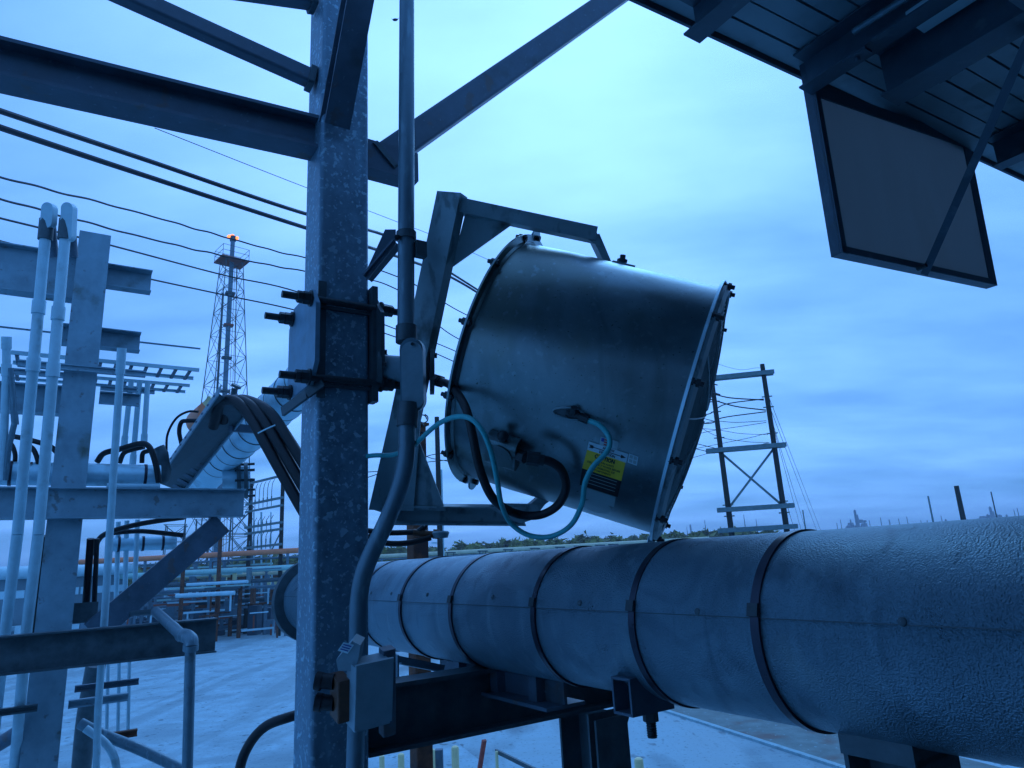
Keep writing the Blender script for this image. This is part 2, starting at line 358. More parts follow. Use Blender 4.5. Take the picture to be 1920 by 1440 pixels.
# left beam + right stub, square hollow section horizontal
zb = atcol(580, 258).z
def Hz(px, py, z): return H(px, py, z)
pL = H(-160, 84, zb); pR = atcol(584, 258)
b1 = thing('steel_beam', 'thick dark horizontal steel beam running left from the spangled column, above the two black cables', 'beam', pR)
dirL = (pL - pR).normalized()
q = MB(); q.ibeam(pR - dirL * .04, pR + dirL * 3.2, .11, .145, .014); obj('web_and_flanges', q, M['beam'], b1)
pS = atcol(694, 303); pE = atcol(776, 320)
pS.z = pE.z = (pS.z + pE.z) / 2
st = thing('beam_stub', 'short dark beam stub right of the spangled column where the diagonal tube lands', 'beam', pS)
q = MB(); q.bar(pS - adir * .03, pE, .09, .135); obj('stub_section', q, M['beam'], st)
def brace(name, label, p, q, w, h, gr=None):
    t = thing(name, label, 'brace', p, gr); m = MB(); m.rbar(p, q, w, h, .012); obj('tube', m, M['beam'], t)
    m = MB(); d = (q - p).normalized(); m.rbar(p - d * .004, p + d * .02, w + .02, h + .02, .012); obj('weld_collar', m, M['dark'], t); return t
br1a = atcol(712, 302); br1b = WP(1145, 0, cc, bdir); d = (br1b - br1a).normalized()
brace('diagonal_brace', 'dark diagonal steel tube rising right from the spangled column across the sky', br1a, br1b + d * 1.2, .09, .115)
br2a = atcol(586, 149); br2b = H(248, -6, br2a.z + .35)
br2b = WP(255, 0, cc, bdir); d = (br2b - br2a).normalized()
brace('diagonal_brace', 'slimmer dark diagonal tube rising to the left from the spangled column above the thick beam', br2a, br2b + d * 1.0, .06, .07)
br3a = atcol(588, 7); br3b = WP(470, -10, cc, bdir); d = (br3b - br3a).normalized()
brace('roof_brace', 'dark steel member just entering the top edge of the photo left of the spangled column', br3a, br3b + d * 1.0, .07, .03)
fr = cc - bdir * (cs / 2)
br4a = WP(625, 246, fr, bdir); br4b = WP(671, -4, br4a, adir)
t = thing('knee_brace', 'dark knee brace rising towards the roof from the front face of the spangled column', 'brace', br4a)
d = (br4b - br4a).normalized(); m = MB(); m.ibeam(br4a + d * .02, br4a + d * 1.6, .10, .09, .008); obj('section', m, M['beam'], t)
m = MB(); m.plate([br4a + adir * .045 - bdir * .001 + UP * .02, br4a + adir * .045 - bdir * .001 + UP * .25, br4a + adir * .045 - bdir * .06 + UP * .25], adir * .008); obj('gusset_plate', m, M['galv2'], t)

# ================================================================== HEAVY CLAMP ROUND THE COLUMN (fan mount)
def px(n_, Z): return n_ * Z / F
clamp = thing('fan_mount_clamp', 'bolted plate clamp gripping the column with threaded rods and carrying the fan pivot', 'clamp', cc)
Lf = cc - adir * (cs / 2)
lp = [(536, 600), (560, 568), (578, 568), (578, 742), (545, 744), (530, 712)]
lpn = P(556, 650, 2.50)
# plate lies just outside the left face, parallel to bdir-ish clamp jaw
nj = -adir
plp = cc - adir * (cs / 2 + .012)
zt, zb2 = atcol(600, 556).z, atcol(600, 748).z
def jaw(sgn):
    o = cc + adir * sgn * (cs / 2 + .016)
    pts = [(-.17, .02), (-.17, -.10), (-.11, -.165), (.11, -.165), (.17, -.10), (.17, .10), (.11, .165), (-.11, .165), (-.17, .10)]
    poly = [Vector((o.x, o.y, (zt + zb2) / 2)) + bdir * (x * 1.0) + UP * (y * 1.08) for x, y in pts]
    return MB().plate(poly, adir * sgn * .016)
obj('jaw_plate', jaw(-1), M['galv2'], clamp); obj('jaw_plate', jaw(1), M['dark'], clamp)
def rodset(pz, bo, name='threaded_rod'):
    o = Vector((cc.x, cc.y, pz)) + bdir * bo
    m = MB(); m.tube(o - adir * .235, o + adir * .215, .0135, 12); obj(name, m, M['bolt'], clamp)
    for sg in (-1, 1):
        base = cs / 2 + .034
        m = MB(); m.tube(o + adir * sg * base, o + adir * sg * (base + .006), .03, 18)
        m.tube(o + adir * sg * (base + .006), o + adir * sg * (base + .03), .024, 6); m.tube(o + adir * sg * (base + .032), o + adir * sg * (base + .05), .023, 6)
        obj('nut', m, M['bolt'], clamp)
zr1 = WP(640, 573, fr, bdir).z; zr2 = WP(640, 716, fr, bdir).z
for pz in (zr1, zr2):
    rodset(pz, -cs / 2 - .022); rodset(pz, cs / 2 + .022)
m = MB(); o = Vector((cc.x, cc.y, 0)) - bdir * (cs / 2 + .003) - adir * (cs / 2 - .012)
m.box(Vector((o.x, o.y, (zt + zb2) / 2)), .03, .006, zt - zb2 + .04); obj('edge_strap', m, M['dark'], clamp)
m = MB(); o = cc - bdir * (cs / 2 + .006) + adir * (cs / 2 + .012)
m.box(Vector((o.x, o.y, (zt + zb2) / 2)), .022, .05, zt - zb2 + .05); obj('edge_bar', m, M['dark'], clamp)
for pz in (zr1, zr2):
    o = Vector((cc.x, cc.y, pz)) - bdir * (cs / 2 + .008)
    m = MB(); m.box(o - UP * .02, cs, .012, .012); obj('cross_bar', m, M['dark'], clamp)
# bent strap at the lower left
m = MB(); q0 = P(606, 716, 2.42); q1 = P(576, 738, 2.43); q2 = P(530, 772, 2.5)
m.bar(q0, q1, .012, .035); m.bar(q1, q2, .012, .035); obj('bent_strap', m, M['dark'], clamp)
# pivot
PV = P(772, 690, 2.60)
pa = (P(722, 686, 2.58) - PV).normalized()
m = MB(); p0 = P(716, 690, 2.585)
ax = (PV - p0).normalized()
m.lathe(p0 - ax * .012, ax, [(0, .001), (0, .075), (.016, .075), (.016, .001)], 32); obj('pivot_flange', m, M['dark'], clamp)
for k in range(6):
    an = k * math.pi / 3 + .3; x_ = ax.orthogonal().normalized(); y_ = ax.cross(x_)
    o = p0 + x_ * .062 * math.cos(an) + y_ * .062 * math.sin(an)
    m = MB(); m.tube(o + ax * .003, o + ax * .02, .009, 6); obj('flange_bolt', m, M['bolt'], clamp)
m = MB(); m.tube(p0, P(795, 695, 2.60), .05, 24); obj('pivot_tube', m, M['grey'], clamp)

# ================================================================== FAN YOKE
YZ = 2.63
yk = thing('fan_yoke', 'grey steel C-shaped yoke with triangular gussets holding the tilted drum fan', 'yoke', P(781, 656, YZ))
ytop = P(848, 364, YZ); ybot = P(724, 960, YZ)
yd = (ybot - ytop).normalized()
m = MB(); fwd = (F_ * .93 - R_ * .36).normalized()
m.chan(ytop, ybot, .105, .055, .006, up=(-F_ * .90 - R_ * .43).normalized()); obj('crossbar', m, M['yoke'], yk)
# inner web strip seen lighter
ta0 = P(818, 372, YZ); ta1 = P(1117, 434, 2.66)
def flatbar(name, pts, wid, th, mm, par, updir=None):
    m = MB()
    for a_, b_ in zip(pts, pts[1:]): m.bar(a_, b_, th, wid, up=updir or U_)
    return obj(name, m, mm, par)
m = MB(); m.chan(P(862, 387, YZ), P(1116, 441, 2.66), .06, .055, .006, up=U_, flip=-1); obj('upper_arm', m, M['yoke'], yk)
m = MB(); m.plate([P(*p, 2.635) for p in ((1060, 418), (1118, 432), (1128, 462), (1110, 455))], F_ * .01)
m.plate([P(*p, 2.64) for p in ((1108, 440), (1124, 438), (1147, 492), (1132, 490))], F_ * .09); obj('upper_lug', m, M['yoke'], yk)
m = MB(); m.plate([P(*p, 2.58) for p in ((1140, 494), (1150, 488), (1192, 498), (1184, 510))], F_ * .13); obj('upper_foot', m, M['yoke'], yk)
m = MB(); m.tube(P(1166, 500, 2.64), P(1168, 478, 2.64), .011, 6); m.tube(P(1166, 492, 2.64), P(1167, 486, 2.64), .02, 6); obj('pivot_bolt', m, M['bolt'], yk)
m = MB(); m.plate([P(*p, 2.64) for p in ((872, 402), (958, 422), (846, 502))], F_ * .01); obj('upper_gusset', m, M['yoke'], yk)
m = MB(); m.plate([P(*p, 2.62) for p in ((772, 792), (836, 958), (752, 955))], F_ * .01); obj('lower_gusset', m, M['yoke'], yk)
m = MB(); m.plate([P(*p, 2.60) for p in ((741, 740), (792, 742), (775, 958), (691, 956))], F_ * .012); obj('crossbar_plate', m, M['yoke'], yk)
m = MB(); m.chan(P(738, 964, 2.62), P(985, 966, 2.66), .06, .072, .006, up=U_); obj('lower_arm', m, M['yoke'], yk)
m = MB(); m.plate([P(*p, 2.64) for p in ((915, 952), (925, 944), (1022, 946), (1000, 974), (975, 982))], F_ * .012)
m.plate([P(*p, 2.66) for p in ((975, 962), (1000, 962), (1030, 940), (1008, 934))], F_ * .06); obj('lower_lug', m, M['yoke'], yk)
m = MB(); m.lathe(P(806, 697, 2.60), ax, [(0, .001), (0, .087), (.016, .087), (.016, .001)], 32); obj('pivot_disc', m, M['dark'], yk)
for k in (0, 1, 2):
    o = P(806, 697, 2.60) + U_ * (.06 * math.cos(k * 2.1)) - F_ * (.06 * math.sin(k * 2.1 + .5))
    m = MB(); m.tube(o + ax * .016, o + ax * .03, .01, 6); obj('disc_bolt', m, M['bolt'], yk)

# ================================================================== DRUM FAN
DL, DR = P(947, 678, 2.78), P(1292, 772, 2.56)
dax = (DR - DL).normalized(); DLEN = (DR - DL).length
RB, RE = .478, .468
fan = thing('drum_fan', 'large tilted stainless drum fan with warning stickers on its side, held in a grey yoke', 'fan', (DL + DR) / 2)
xr = (U_ - dax * U_.dot(dax)).normalized()
t = DLEN
m = MB(); m.lathe(DL, dax, [(0, RB), (t * .25, RB + .002), (t * .5, (RB + RE) / 2 + .001), (t, RE), (t, RE - .004), (0, RB - .004)], 128, closed=True, x=xr); obj('drum_shell', m, M['drum'], fan)
m = MB(); m.lathe(DL, dax, [(-.006, RB - .05), (-.012, RB + .02), (-.010, RB + .032), (-.002, RB + .034), (.002, RB + .008), (.012, RB + .003), (.008, RB - .03)], 128, closed=True, x=xr); obj('inlet_flange', m, M['drum'], fan)
m = MB(); m.lathe(DR, dax, [(-.006, RE - .004), (-.006, RE + .025), (.004, RE + .028), (.004, RE - .004)], 128, closed=True, x=xr); obj('outlet_flange', m, M['alu'], fan)
m = MB(); m.lathe(DR + dax * .006, dax, [(0, RE + .02), (.012, RE + .018), (.022, RE - .01), (.016, RE - .012), (.004, RE + .008)], 96, closed=True, x=xr); obj('guard_ring', m, M['yoke'], fan)
# guard grille bulges outwards: concentric wires + spokes
for rr in [.06 + .05 * i for i in range(5)] + [.30 + .014 * i for i in range(12)]:
    tt = .012 + .045 * (1 - (rr / RE) ** 2); m = MB(); m.lathe(DR + dax * tt, dax, [(-.002, rr - .002), (-.002, rr + .002), (.002, rr + .002), (.002, rr - .002)], 48, closed=True, x=xr); obj('guard_wire', m, M['yoke'], fan)
yr = dax.cross(xr)
for k in range(12):
    an = k * math.pi / 6; dr = xr * math.cos(an) + yr * math.sin(an)
    m = MB(); m.sweep([DR + dax * (.016 + .045 * (1 - (u) ** 2)) + dr * RE * u for u in (.1, .4, .7, 1.0)], .003, 6, 3); obj('guard_spoke', m, M['yoke'], fan)
for k in range(5):
    an = k * 2 * math.pi / 5; dr = xr * math.cos(an) + yr * math.sin(an); ds = dax.cross(dr)
    poly = [DL + dax * .33 + dr * .09 - ds * .05, DL + dax * .27 + dr * .42 - ds * .13, DL + dax * .40 + dr * .43 + ds * .10, DL + dax * .40 + dr * .09 + ds * .04]
    m = MB(); m.plate(poly, dax * .006); obj('fan_blade', m, M['drum'], fan)
m = MB(); m.tube(DL + dax * .2, DL + dax * .5, .11, 24); obj('motor', m, M['grey'], fan)
for sg in (-1, 1):
    m = MB(); m.bar(DL + dax * .3 - xr * sg * .02, DL + dax * .3 - xr * sg * RB, .05, .006, up=dax); obj('motor_strut', m, M['grey'], fan)
def drum_hit(px_, py_, off=0.0):
    v = V(px_, py_); o = CAM - DL; r = (RB + RE) / 2 + .002 + off
    # cone of slightly varying radius: iterate
    for _ in range(4):
        a_ = v - dax * v.dot(dax); b_ = o - dax * o.dot(dax)
        A, B, C_ = a_.dot(a_), 2 * a_.dot(b_), b_.dot(b_) - r * r
        D = max(B * B - 4 * A * C_, 0); tt = (-B - math.sqrt(D)) / (2 * A); p = CAM + v * tt
        s_ = (p - DL).dot(dax) / DLEN; r = RB + (RE - RB) * s_ + .0015 + off
    return p
def drum_n(p): q_ = p - DL; q_ = q_ - dax * q_.dot(dax); return q_.normalized()
def rimbolt(o, nrm, big=1.0):
    m = MB(); m.tube(o - nrm * .012 * big, o + nrm * .026 * big, .0065 * big, 10); m.tube(o - nrm * .009 * big, o - nrm * .0 * big, .012 * big, 6); m.tube(o + nrm * .006 * big, o + nrm * .016 * big, .011 * big, 6)
    obj('rim_bolt', m, M['bolt'], fan)
for k in range(12):
    an = k * math.pi / 6 + .28; dr = xr * math.cos(an) + yr * math.sin(an)
    rimbolt(DL + dr * (RB + .02) - dax * .004, -dax, 1.2)
    rimbolt(DR + dr * (RE + .014) + dax * .012, dax, 1.2)
# mounting lugs on inlet flange
for pxx, pyy, aa in ((1008, 446, 0), (880, 905, math.pi)):
    an = aa; dr = xr * math.cos(an) + yr * math.sin(an)
    m = MB(); o = DL + dr * (RB + .01) - dax * .004; m.lathe(o, dax, [(-.004, .001), (-.004, .055), (.004, .055), (.004, .001)], 24); obj('flange_lug', m, M['drum'], fan)
    m = MB(); m.tube(o + dr * .02 - dax * .02, o + dr * .02 + dax * .02, .011, 6); obj('lug_bolt', m, M['bolt'], fan)
# junction box on the drum side
jp = drum_hit(948, 838); jn = drum_n(jp); js = dax.cross(jn).normalized()
m = MB(); m.rbar(jp - dax * .055 + jn * .02, jp + dax * .055 + jn * .02, .12, .06, .02, up=jn)
m.tube(jp + jn * .02, jp + jn * .055, .045, 24); obj('junction_box', m, M['drum'], fan)
m = MB(); m.ball(drum_hit(943, 818, .045), .02, 12); m.tube(drum_hit(968, 852, .03), drum_hit(985, 858, .04), .022, 6); obj('hose_fitting', m, M['bolt'], fan)
# slot with cable gland
sp = [(1044, 766), (1068, 764), (1092, 773), (1094, 783), (1072, 786), (1044, 778), (1037, 771)]
m = MB(); m.sweep([drum_hit(*p, .004) for p in sp + sp[:2]], .0045, 8, 5); obj('slot_rim', m, M['drum'], fan)
m = MB(); m.plate([drum_hit(*p, .002) for p in sp], drum_n(jp) * .001); obj('slot_cover', m, M['dark'], fan)
m = MB(); m.tube(drum_hit(1062, 774, .015), drum_hit(1086, 781, .018), .011, 10); m.tube(drum_hit(1086, 781, .018), drum_hit(1103, 788, .02), .014, 6); m.tube(drum_hit(1074, 777, .02), drum_hit(1077, 764, .03), .012, 8); obj('cable_gland', m, M['bolt'], fan)
# --- stickers: printed sheets bent round the drum
def bil(q4, u, v):
    (x0, y0), (x1, y1), (x2, y2), (x3, y3) = q4      # TL TR BR BL, u right, v down
    return ((x0 * (1 - u) + x1 * u) * (1 - v) + (x3 * (1 - u) + x2 * u) * v, (y0 * (1 - u) + y1 * u) * (1 - v) + (y3 * (1 - u) + y2 * u) * v)
def sticker(q4, off, m_, name='sticker', nu=6, nv=6):
    mb = MB(); vs = [drum_hit(*bil(q4, i / nu, j / nv), off) for i in range(nu + 1) for j in range(nv + 1)]
    mb.faces(vs, [(i * (nv + 1) + j, i * (nv + 1) + j + 1, (i + 1) * (nv + 1) + j + 1, (i + 1) * (nv + 1) + j) for i in range(nu) for j in range(nv)])
    return obj(name, mb, M[m_], fan)
def textmesh(s, bold=.0):
    cu = bpy.data.curves.new('t', 'FONT'); cu.body = s; cu.align_x = 'CENTER'; cu.align_y = 'CENTER'; cu.resolution_u = 2; cu.offset = bold
    o = bpy.data.objects.new('t', cu); S.collection.objects.link(o)
    bpy.context.view_layer.update(); me = bpy.data.meshes.new_from_object(o.evaluated_get(bpy.context.evaluated_depsgraph_get()))
    bpy.data.objects.remove(o); return me
def lettering(s, mapf, u0, v0, u1, v1, par, m_, bold=.02, name='lettering'):
    me = textmesh(s, bold); xs = [v.co.x for v in me.vertices]; ys = [v.co.y for v in me.vertices]
    ax_, bx, ay, by = min(xs), max(xs), min(ys), max(ys); L = loc_of(par)
    for v in me.vertices: v.co = mapf(u0 + (v.co.x - ax_) / (bx - ax_) * (u1 - u0), v1 - (v.co.y - ay) / (by - ay) * (v1 - v0)) - L
    me.name = name; o = bpy.data.objects.new(name, me); S.collection.objects.link(o); me.materials.clear(); me.materials.append(m_); o.parent = par; return o
qw = [(1104, 827.5), (1178, 851), (1174, 868), (1101, 843)]
qy = [(1101, 843), (1173, 866.5), (1165, 902), (1091.5, 878)]
qb = [(1091.5, 878), (1165, 902), (1158, 932), (1087, 909)]
qg = [(1096.5, 913), (1154.5, 932), (1151, 951), (1091, 933)]
qf = [(1126.5, 818.5), (1160, 828), (1157, 845), (1124, 835)]
qr = [(1179.5, 850), (1197, 856.5), (1194, 873.5), (1176.5, 867)]
sticker(qf, .0008, 'lgrey'); sticker(qw, .0016, 'label'); sticker(qy, .0016, 'lyellow'); sticker(qb, .0016, 'lblack'); sticker(qg, .0016, 'lgrey'); sticker(qr, .0008, 'label')
def mp(q4, off=.0026): return lambda u, v: drum_hit(*bil(q4, u, v), off)
lettering('AIR FLOW', mp(qw), .36, .08, .66, .36, fan, M['lblack'], .03)
lettering('DIRECTION', mp(qw), .30, .62, .70, .92, fan, M['lblack'], .03)
m = MB(); f_ = mp(qw)
for a_, b_, c_, d_ in ((.08, .46, .86, .54),):
    m.faces([f_(a_ + (c_ - a_) * i / 8, v) for i in range(9) for v in (b_, d_)], [(2 * i, 2 * i + 1, 2 * i + 3, 2 * i + 2) for i in range(8)])
m.faces([f_(.84, .30), f_(.97, .5), f_(.84, .70)], [(0, 1, 2)]); m.faces([f_(.02, .32), f_(.12, .32), f_(.16, .5), f_(.12, .68), f_(.02, .68), f_(.06, .5)], [(0, 1, 2, 3, 4, 5)])
obj('printed_arrow', m, M['lblack'], fan)
lettering('CAUTION', mp(qy), .22, .07, .74, .30, fan, M['lblack'], .05)
for i, s_ in enumerate(('MAKE SURE ALWAYS', 'DISCONNECT POWER BEFORE', 'THE REMOVAL OF', 'COMPONENTS')):
    w_ = (.48, .84, .6, .42)[i]; lettering(s_, mp(qy), .5 - w_ / 2, .37 + i * .155, .5 + w_ / 2, .37 + i * .155 + .10, fan, M['lblack'], .02)
for i in range(4):
    m = MB(); f_ = mp(qb); v0 = .12 + i * .2
    m.faces([f_(.1 + .8 * k / 6, v) for k in range(7) for v in (v0, v0 + .03)], [(2 * k, 2 * k + 1, 2 * k + 3, 2 * k + 2) for k in range(6)]); obj('printed_rule', m, M['lgrey'], fan)
m = MB(); f_ = mp(qf)
m.faces([f_(.05, .1), f_(.2, .1), f_(.2, .5), f_(.05, .5)], [(0, 1, 2, 3)]); obj('printed_star_field', m, M['lblue'], fan)
for i in range(3):
    m = MB(); v0 = .15 + .27 * i; m.faces([f_(.22, v0), f_(.5, v0), f_(.5, v0 + .13), f_(.22, v0 + .13)], [(0, 1, 2, 3)]); obj('printed_stripe', m, M['lred'], fan)
f_ = mp(qr)
for u0, v0 in ((.12, .12), (.56, .12), (.12, .56), (.56, .56)):
    m = MB(); m.faces([f_(u0, v0), f_(u0 + .32, v0), f_(u0 + .32, v0 + .32), f_(u0, v0 + .32)], [(0, 1, 2, 3)]); obj('printed_square', m, M['lgrey'], fan)
m = MB(); cxo, cyo = 1120, 950; ang = math.radians(16)
vs = [drum_hit(cxo, cyo, .0010)] + [drum_hit(cxo + 27 * math.cos(k * math.pi / 12) * math.cos(ang) - 11 * math.sin(k * math.pi / 12) * math.sin(ang), cyo + 27 * math.cos(k * math.pi / 12) * math.sin(ang) + 11 * math.sin(k * math.pi / 12) * math.cos(ang), .0010) for k in range(24)]
m.faces(vs, [(0, k + 1, (k + 1) % 24 + 1) for k in range(24)]); obj('sticker', m, M['lgrey'], fan)

# hoses
def hose(name, label, pts, r, m_, cat='hose', gr=None, n=10, ends=None):
    t = thing(name, label, cat, pts[0], gr); m = MB(); m.sweep(pts, r, n, 8); obj('hose_body', m, m_, t)
    if ends:
        for i_, j_ in ((0, 1), (-1, -2)):
            d = (pts[i_] - pts[j_]).normalized(); m = MB(); m.tube(pts[i_] - d * .02, pts[i_] + d * .02, r * 1.6, 6); m.tube(pts[i_] - d * .035, pts[i_] - d * .02, r * 1.25, 14); obj('end_fitting', m, M['bolt'], t)
    return t
hz = [P(822, 714, 2.48), P(846, 724, 2.36), P(872, 762, 2.22), P(886, 815, 2.17), P(900, 880, 2.17), P(925, 935, 2.20), P(965, 962, 2.30), P(1010, 966, 2.30), P(1045, 948, 2.28), P(1061, 915, 2.25), P(1053, 882, 2.22), P(1030, 865, 2.21), P(1000, 860, 2.21)]
hose('power_hose', 'thick black flexible hose looping from the pivot under the drum fan to its junction box', hz, .0145, M['rubber'], ends=1)
cy = [drum_hit(1103, 788, .02), P(1125, 798, 2.16), P(1142, 820, 2.14), P(1139, 845, 2.13), P(1112, 875, 2.13), P(1097, 905, 2.13), P(1091, 945, 2.15), P(1070, 985, 2.2), P(1032, 1006, 2.24), P(990, 1003, 2.27), P(957, 980, 2.27), P(940, 945, 2.18), P(932, 900, 2.14), P(920, 845, 2.13), P(903, 806, 2.13), P(880, 784, 2.16), P(852, 782, 2.22), P(820, 796, 2.28), P(790, 822, 2.32), P(768, 842, 2.42), P(735, 853, 2.45), P(700, 854, 2.46), P(664, 860, 2.55)]
hose('ground_cable', 'cyan blue cable looping below the drum fan and across its warning stickers', cy, .0085, M['cyan'], 'cable')
# ================================================================== CONDUIT DOWN THE FRONT
CZ = 2.40
colZ = lambda y: dep(WP(650, y, cc, bdir))
CQ = lambda x, y, o=.21: P(x, y, colZ(y) - o)
cn = thing('conduit_run', 'grey rigid conduit with oval inspection fitting running down in front of the spangled column', 'conduit', P(772, 700, CZ))
m = MB(); m.tube(CQ(763, -60), CQ(761, 632), .0305, 24); obj('upper_pipe', m, M['conduit'], cn)
m = MB(); m.tube(CQ(762, 612), CQ(762, 642), .038, 20); obj('threaded_collar', m, M['dark'], cn)
m = MB(); 
def oval(px0, py0, px1, py1, wpx, Z, n=10):
    a_, b_ = P(px0, py0, Z), P(px1, py1, Z); d = (b_ - a_).normalized(); s_ = d.cross(F_).normalized(); r = wpx * Z / F / 2; out = []
    for k in range(n + 1): an = math.pi * k / n; out.append(a_ + s_ * r * math.cos(an) - d * r * math.sin(an))
    for k in range(n + 1): an = math.pi * k / n; out.append(b_ - s_ * r * math.cos(an) + d * r * math.sin(an))
    return out
m.plate(oval(771, 655, 773, 752, 44, CZ - .03), F_ * .075); obj('fitting_body', m, M['conduit'], cn)
m = MB(); m.plate(oval(772, 660, 774, 748, 40, CZ - .042), F_ * .010); obj('fitting_cover', m, M['grey'], cn)
for yy in (645, 765):
    m = MB(); m.tube(P(773, yy, CZ - .055), P(773, yy, CZ - .04), .006, 8); obj('cover_screw', m, M['bolt'], cn)
m = MB(); m.tube(CQ(766, 756), CQ(763, 800), .036, 20); obj('lower_collar', m, M['dark'], cn)
m = MB(); m.sweep([CQ(763, 770), CQ(762, 850), CQ(752, 905), CQ(728, 970), CQ(700, 1030), CQ(682, 1075), CQ(673, 1125, .20), CQ(671, 1190, .19), CQ(671, 1225, .18)], .0285, 20, 8); obj('lower_pipe', m, M['conduit'], cn)
# bracket arm
m = MB(); m.plate([P(*p, 2.58) for p in ((690, 500), (686, 528), (742, 458), (742, 430), (722, 430))], F_ * .006); obj('bracket_web', m, M['beam'], cn)
m = MB(); m.bar(P(688, 522, 2.6), P(744, 456, 2.6), .07, .008, up=UP); obj('bracket_flange', m, M['beam'], cn)
m = MB(); m.lathe(CQ(762, 450), UP, [(0, .031), (0, .037), (.03, .037), (.03, .031)], 24, closed=True); obj('pipe_clamp', m, M['dark'], cn)
m = MB(); m.box(CQ(788, 468), .04, .03, .06); obj('clamp_ear', m, M['dark'], cn)
m = MB(); m.tube(CQ(745, 445, .24), CQ(745, 445, .26), .011, 6); obj('clamp_bolt', m, M['bolt'], cn)
# switch box
BZ = 2.02
sw = thing('switch_box', 'grey switch box with small white label and black knobs at the foot of the conduit', 'switch box', P(690, 1290, BZ))
q0, q1 = P(692, 1238, BZ), P(690, 1355, BZ); s_ = .11
m = MB(); m.rbar(q0, q1, .11, .075, .006, up=-bdir); obj('enclosure', m, M['grey'], sw)
m = MB(); m.rbar(q0 + UP * .001 - bdir * .045, q1 - UP * .001 - bdir * .04, .116, .008, .003, up=-bdir); obj('lid', m, M['grey'], sw)
m = MB(); m.rbar(P(638, 1268, BZ), P(638, 1345, BZ), .04, .075, .006, up=-bdir); obj('side_box', m, M['brown'], sw)
m = MB(); m.plate([P(*p, BZ - .03) for p in ((630, 1238), (660, 1202), (676, 1210), (668, 1258), (634, 1258))], F_ * .06); obj('angled_box', m, M['grey'], sw)
lq = [(644, 1204), (664, 1209), (652, 1226), (633, 1220)]
m = MB(); m.faces([P(*p, BZ - .033) for p in lq], [(0, 1, 2, 3)]); obj('name_label', m, M['label'], sw)
for i in range(3):
    m = MB(); f_ = lambda u, v: P(*bil(lq, u, v), BZ - .0345); v0 = .18 + .25 * i
    m.faces([f_(.12, v0), f_(.88, v0), f_(.88, v0 + .12), f_(.12, v0 + .12)], [(0, 1, 2, 3)]); obj('printed_line', m, M['lblue'], sw)
for yy in (1278, 1318):
    m = MB(); m.tube(P(626, yy, BZ), P(592, yy - 2, BZ), .022, 20); m.tube(P(604, yy, BZ), P(592, yy - 2, BZ), .026, 12); obj('knob', m, M['rubber'], sw)
m = MB(); m.tube(P(668, 1358, BZ), P(664, 1500, BZ - .06), .026, 16); obj('tail_pipe', m, M['conduit'], sw)
m = MB(); m.rbar(P(726, 1215, BZ + .06), P(726, 1375, BZ + .06), .04, .04, .004, up=-bdir); obj('mounting_strut', m, M['beam'], sw)
# black hose lower left of column
hose('drain_hose', 'black rubber hose curving down from the lower left side of the spangled column', [P(580, 1335, 2.65), P(541, 1345, 2.6), P(498, 1362, 2.6), P(468, 1395, 2.6), P(450, 1440, 2.6), P(446, 1500, 2.65)], .0185, M['rubber'])
# ================================================================== INSULATED PIPE (main)
nb1 = bdir.cross(V(1150, 1023.5)).normalized(); nb2 = bdir.cross(V(1250, 1314)).normalized()
w1 = (V(1150, 1023.5) - bdir * V(1150, 1023.5).dot(bdir)).normalized(); w2 = (V(1250, 1314) - bdir * V(1250, 1314).dot(bdir)).normalized()
ax2 = (w1 + w2).normalized(); half = math.acos(w1.dot(w2)) / 2
Zs = 1.47; vs_ = V(1418, 1158); wv = vs_ - bdir * vs_.dot(bdir); dist_s = wv.length * Zs
th = math.acos(max(-1, min(1, wv.normalized().dot(ax2))))
# find axis distance D with circle r = D sin(half) hit by that ray at dist_s
D = dist_s
for _ in range(40):
    r_ = D * math.sin(half); hit = D * math.cos(th) - math.sqrt(max(r_ * r_ - (D * math.sin(th)) ** 2, 0)); D *= dist_s / hit
PR = D * math.sin(half); PA = CAM + ax2 * D       # a point on the axis
print('pipe radius', PR, 'dist', D, 'z', PA.z)
def pipe_hit(px_, py_, off=0):
    v = V(px_, py_); o = CAM - PA; a_ = v - bdir * v.dot(bdir); b_ = o - bdir * o.dot(bdir); r = PR + off
    A, B, C_ = a_.dot(a_), 2 * a_.dot(b_), b_.dot(b_) - r * r; Dd = max(B * B - 4 * A * C_, 0)
    return CAM + v * ((-B - math.sqrt(Dd)) / (2 * A))
def tpos(p): return (p - PA).dot(bdir)
tfar = tpos(P(535, 1118, 4.45)); tnear = -1.2
seam = pipe_hit(1418, 1158); sr = seam - PA; sr = (sr - bdir * sr.dot(bdir)).normalized(); sy = bdir.cross(sr)
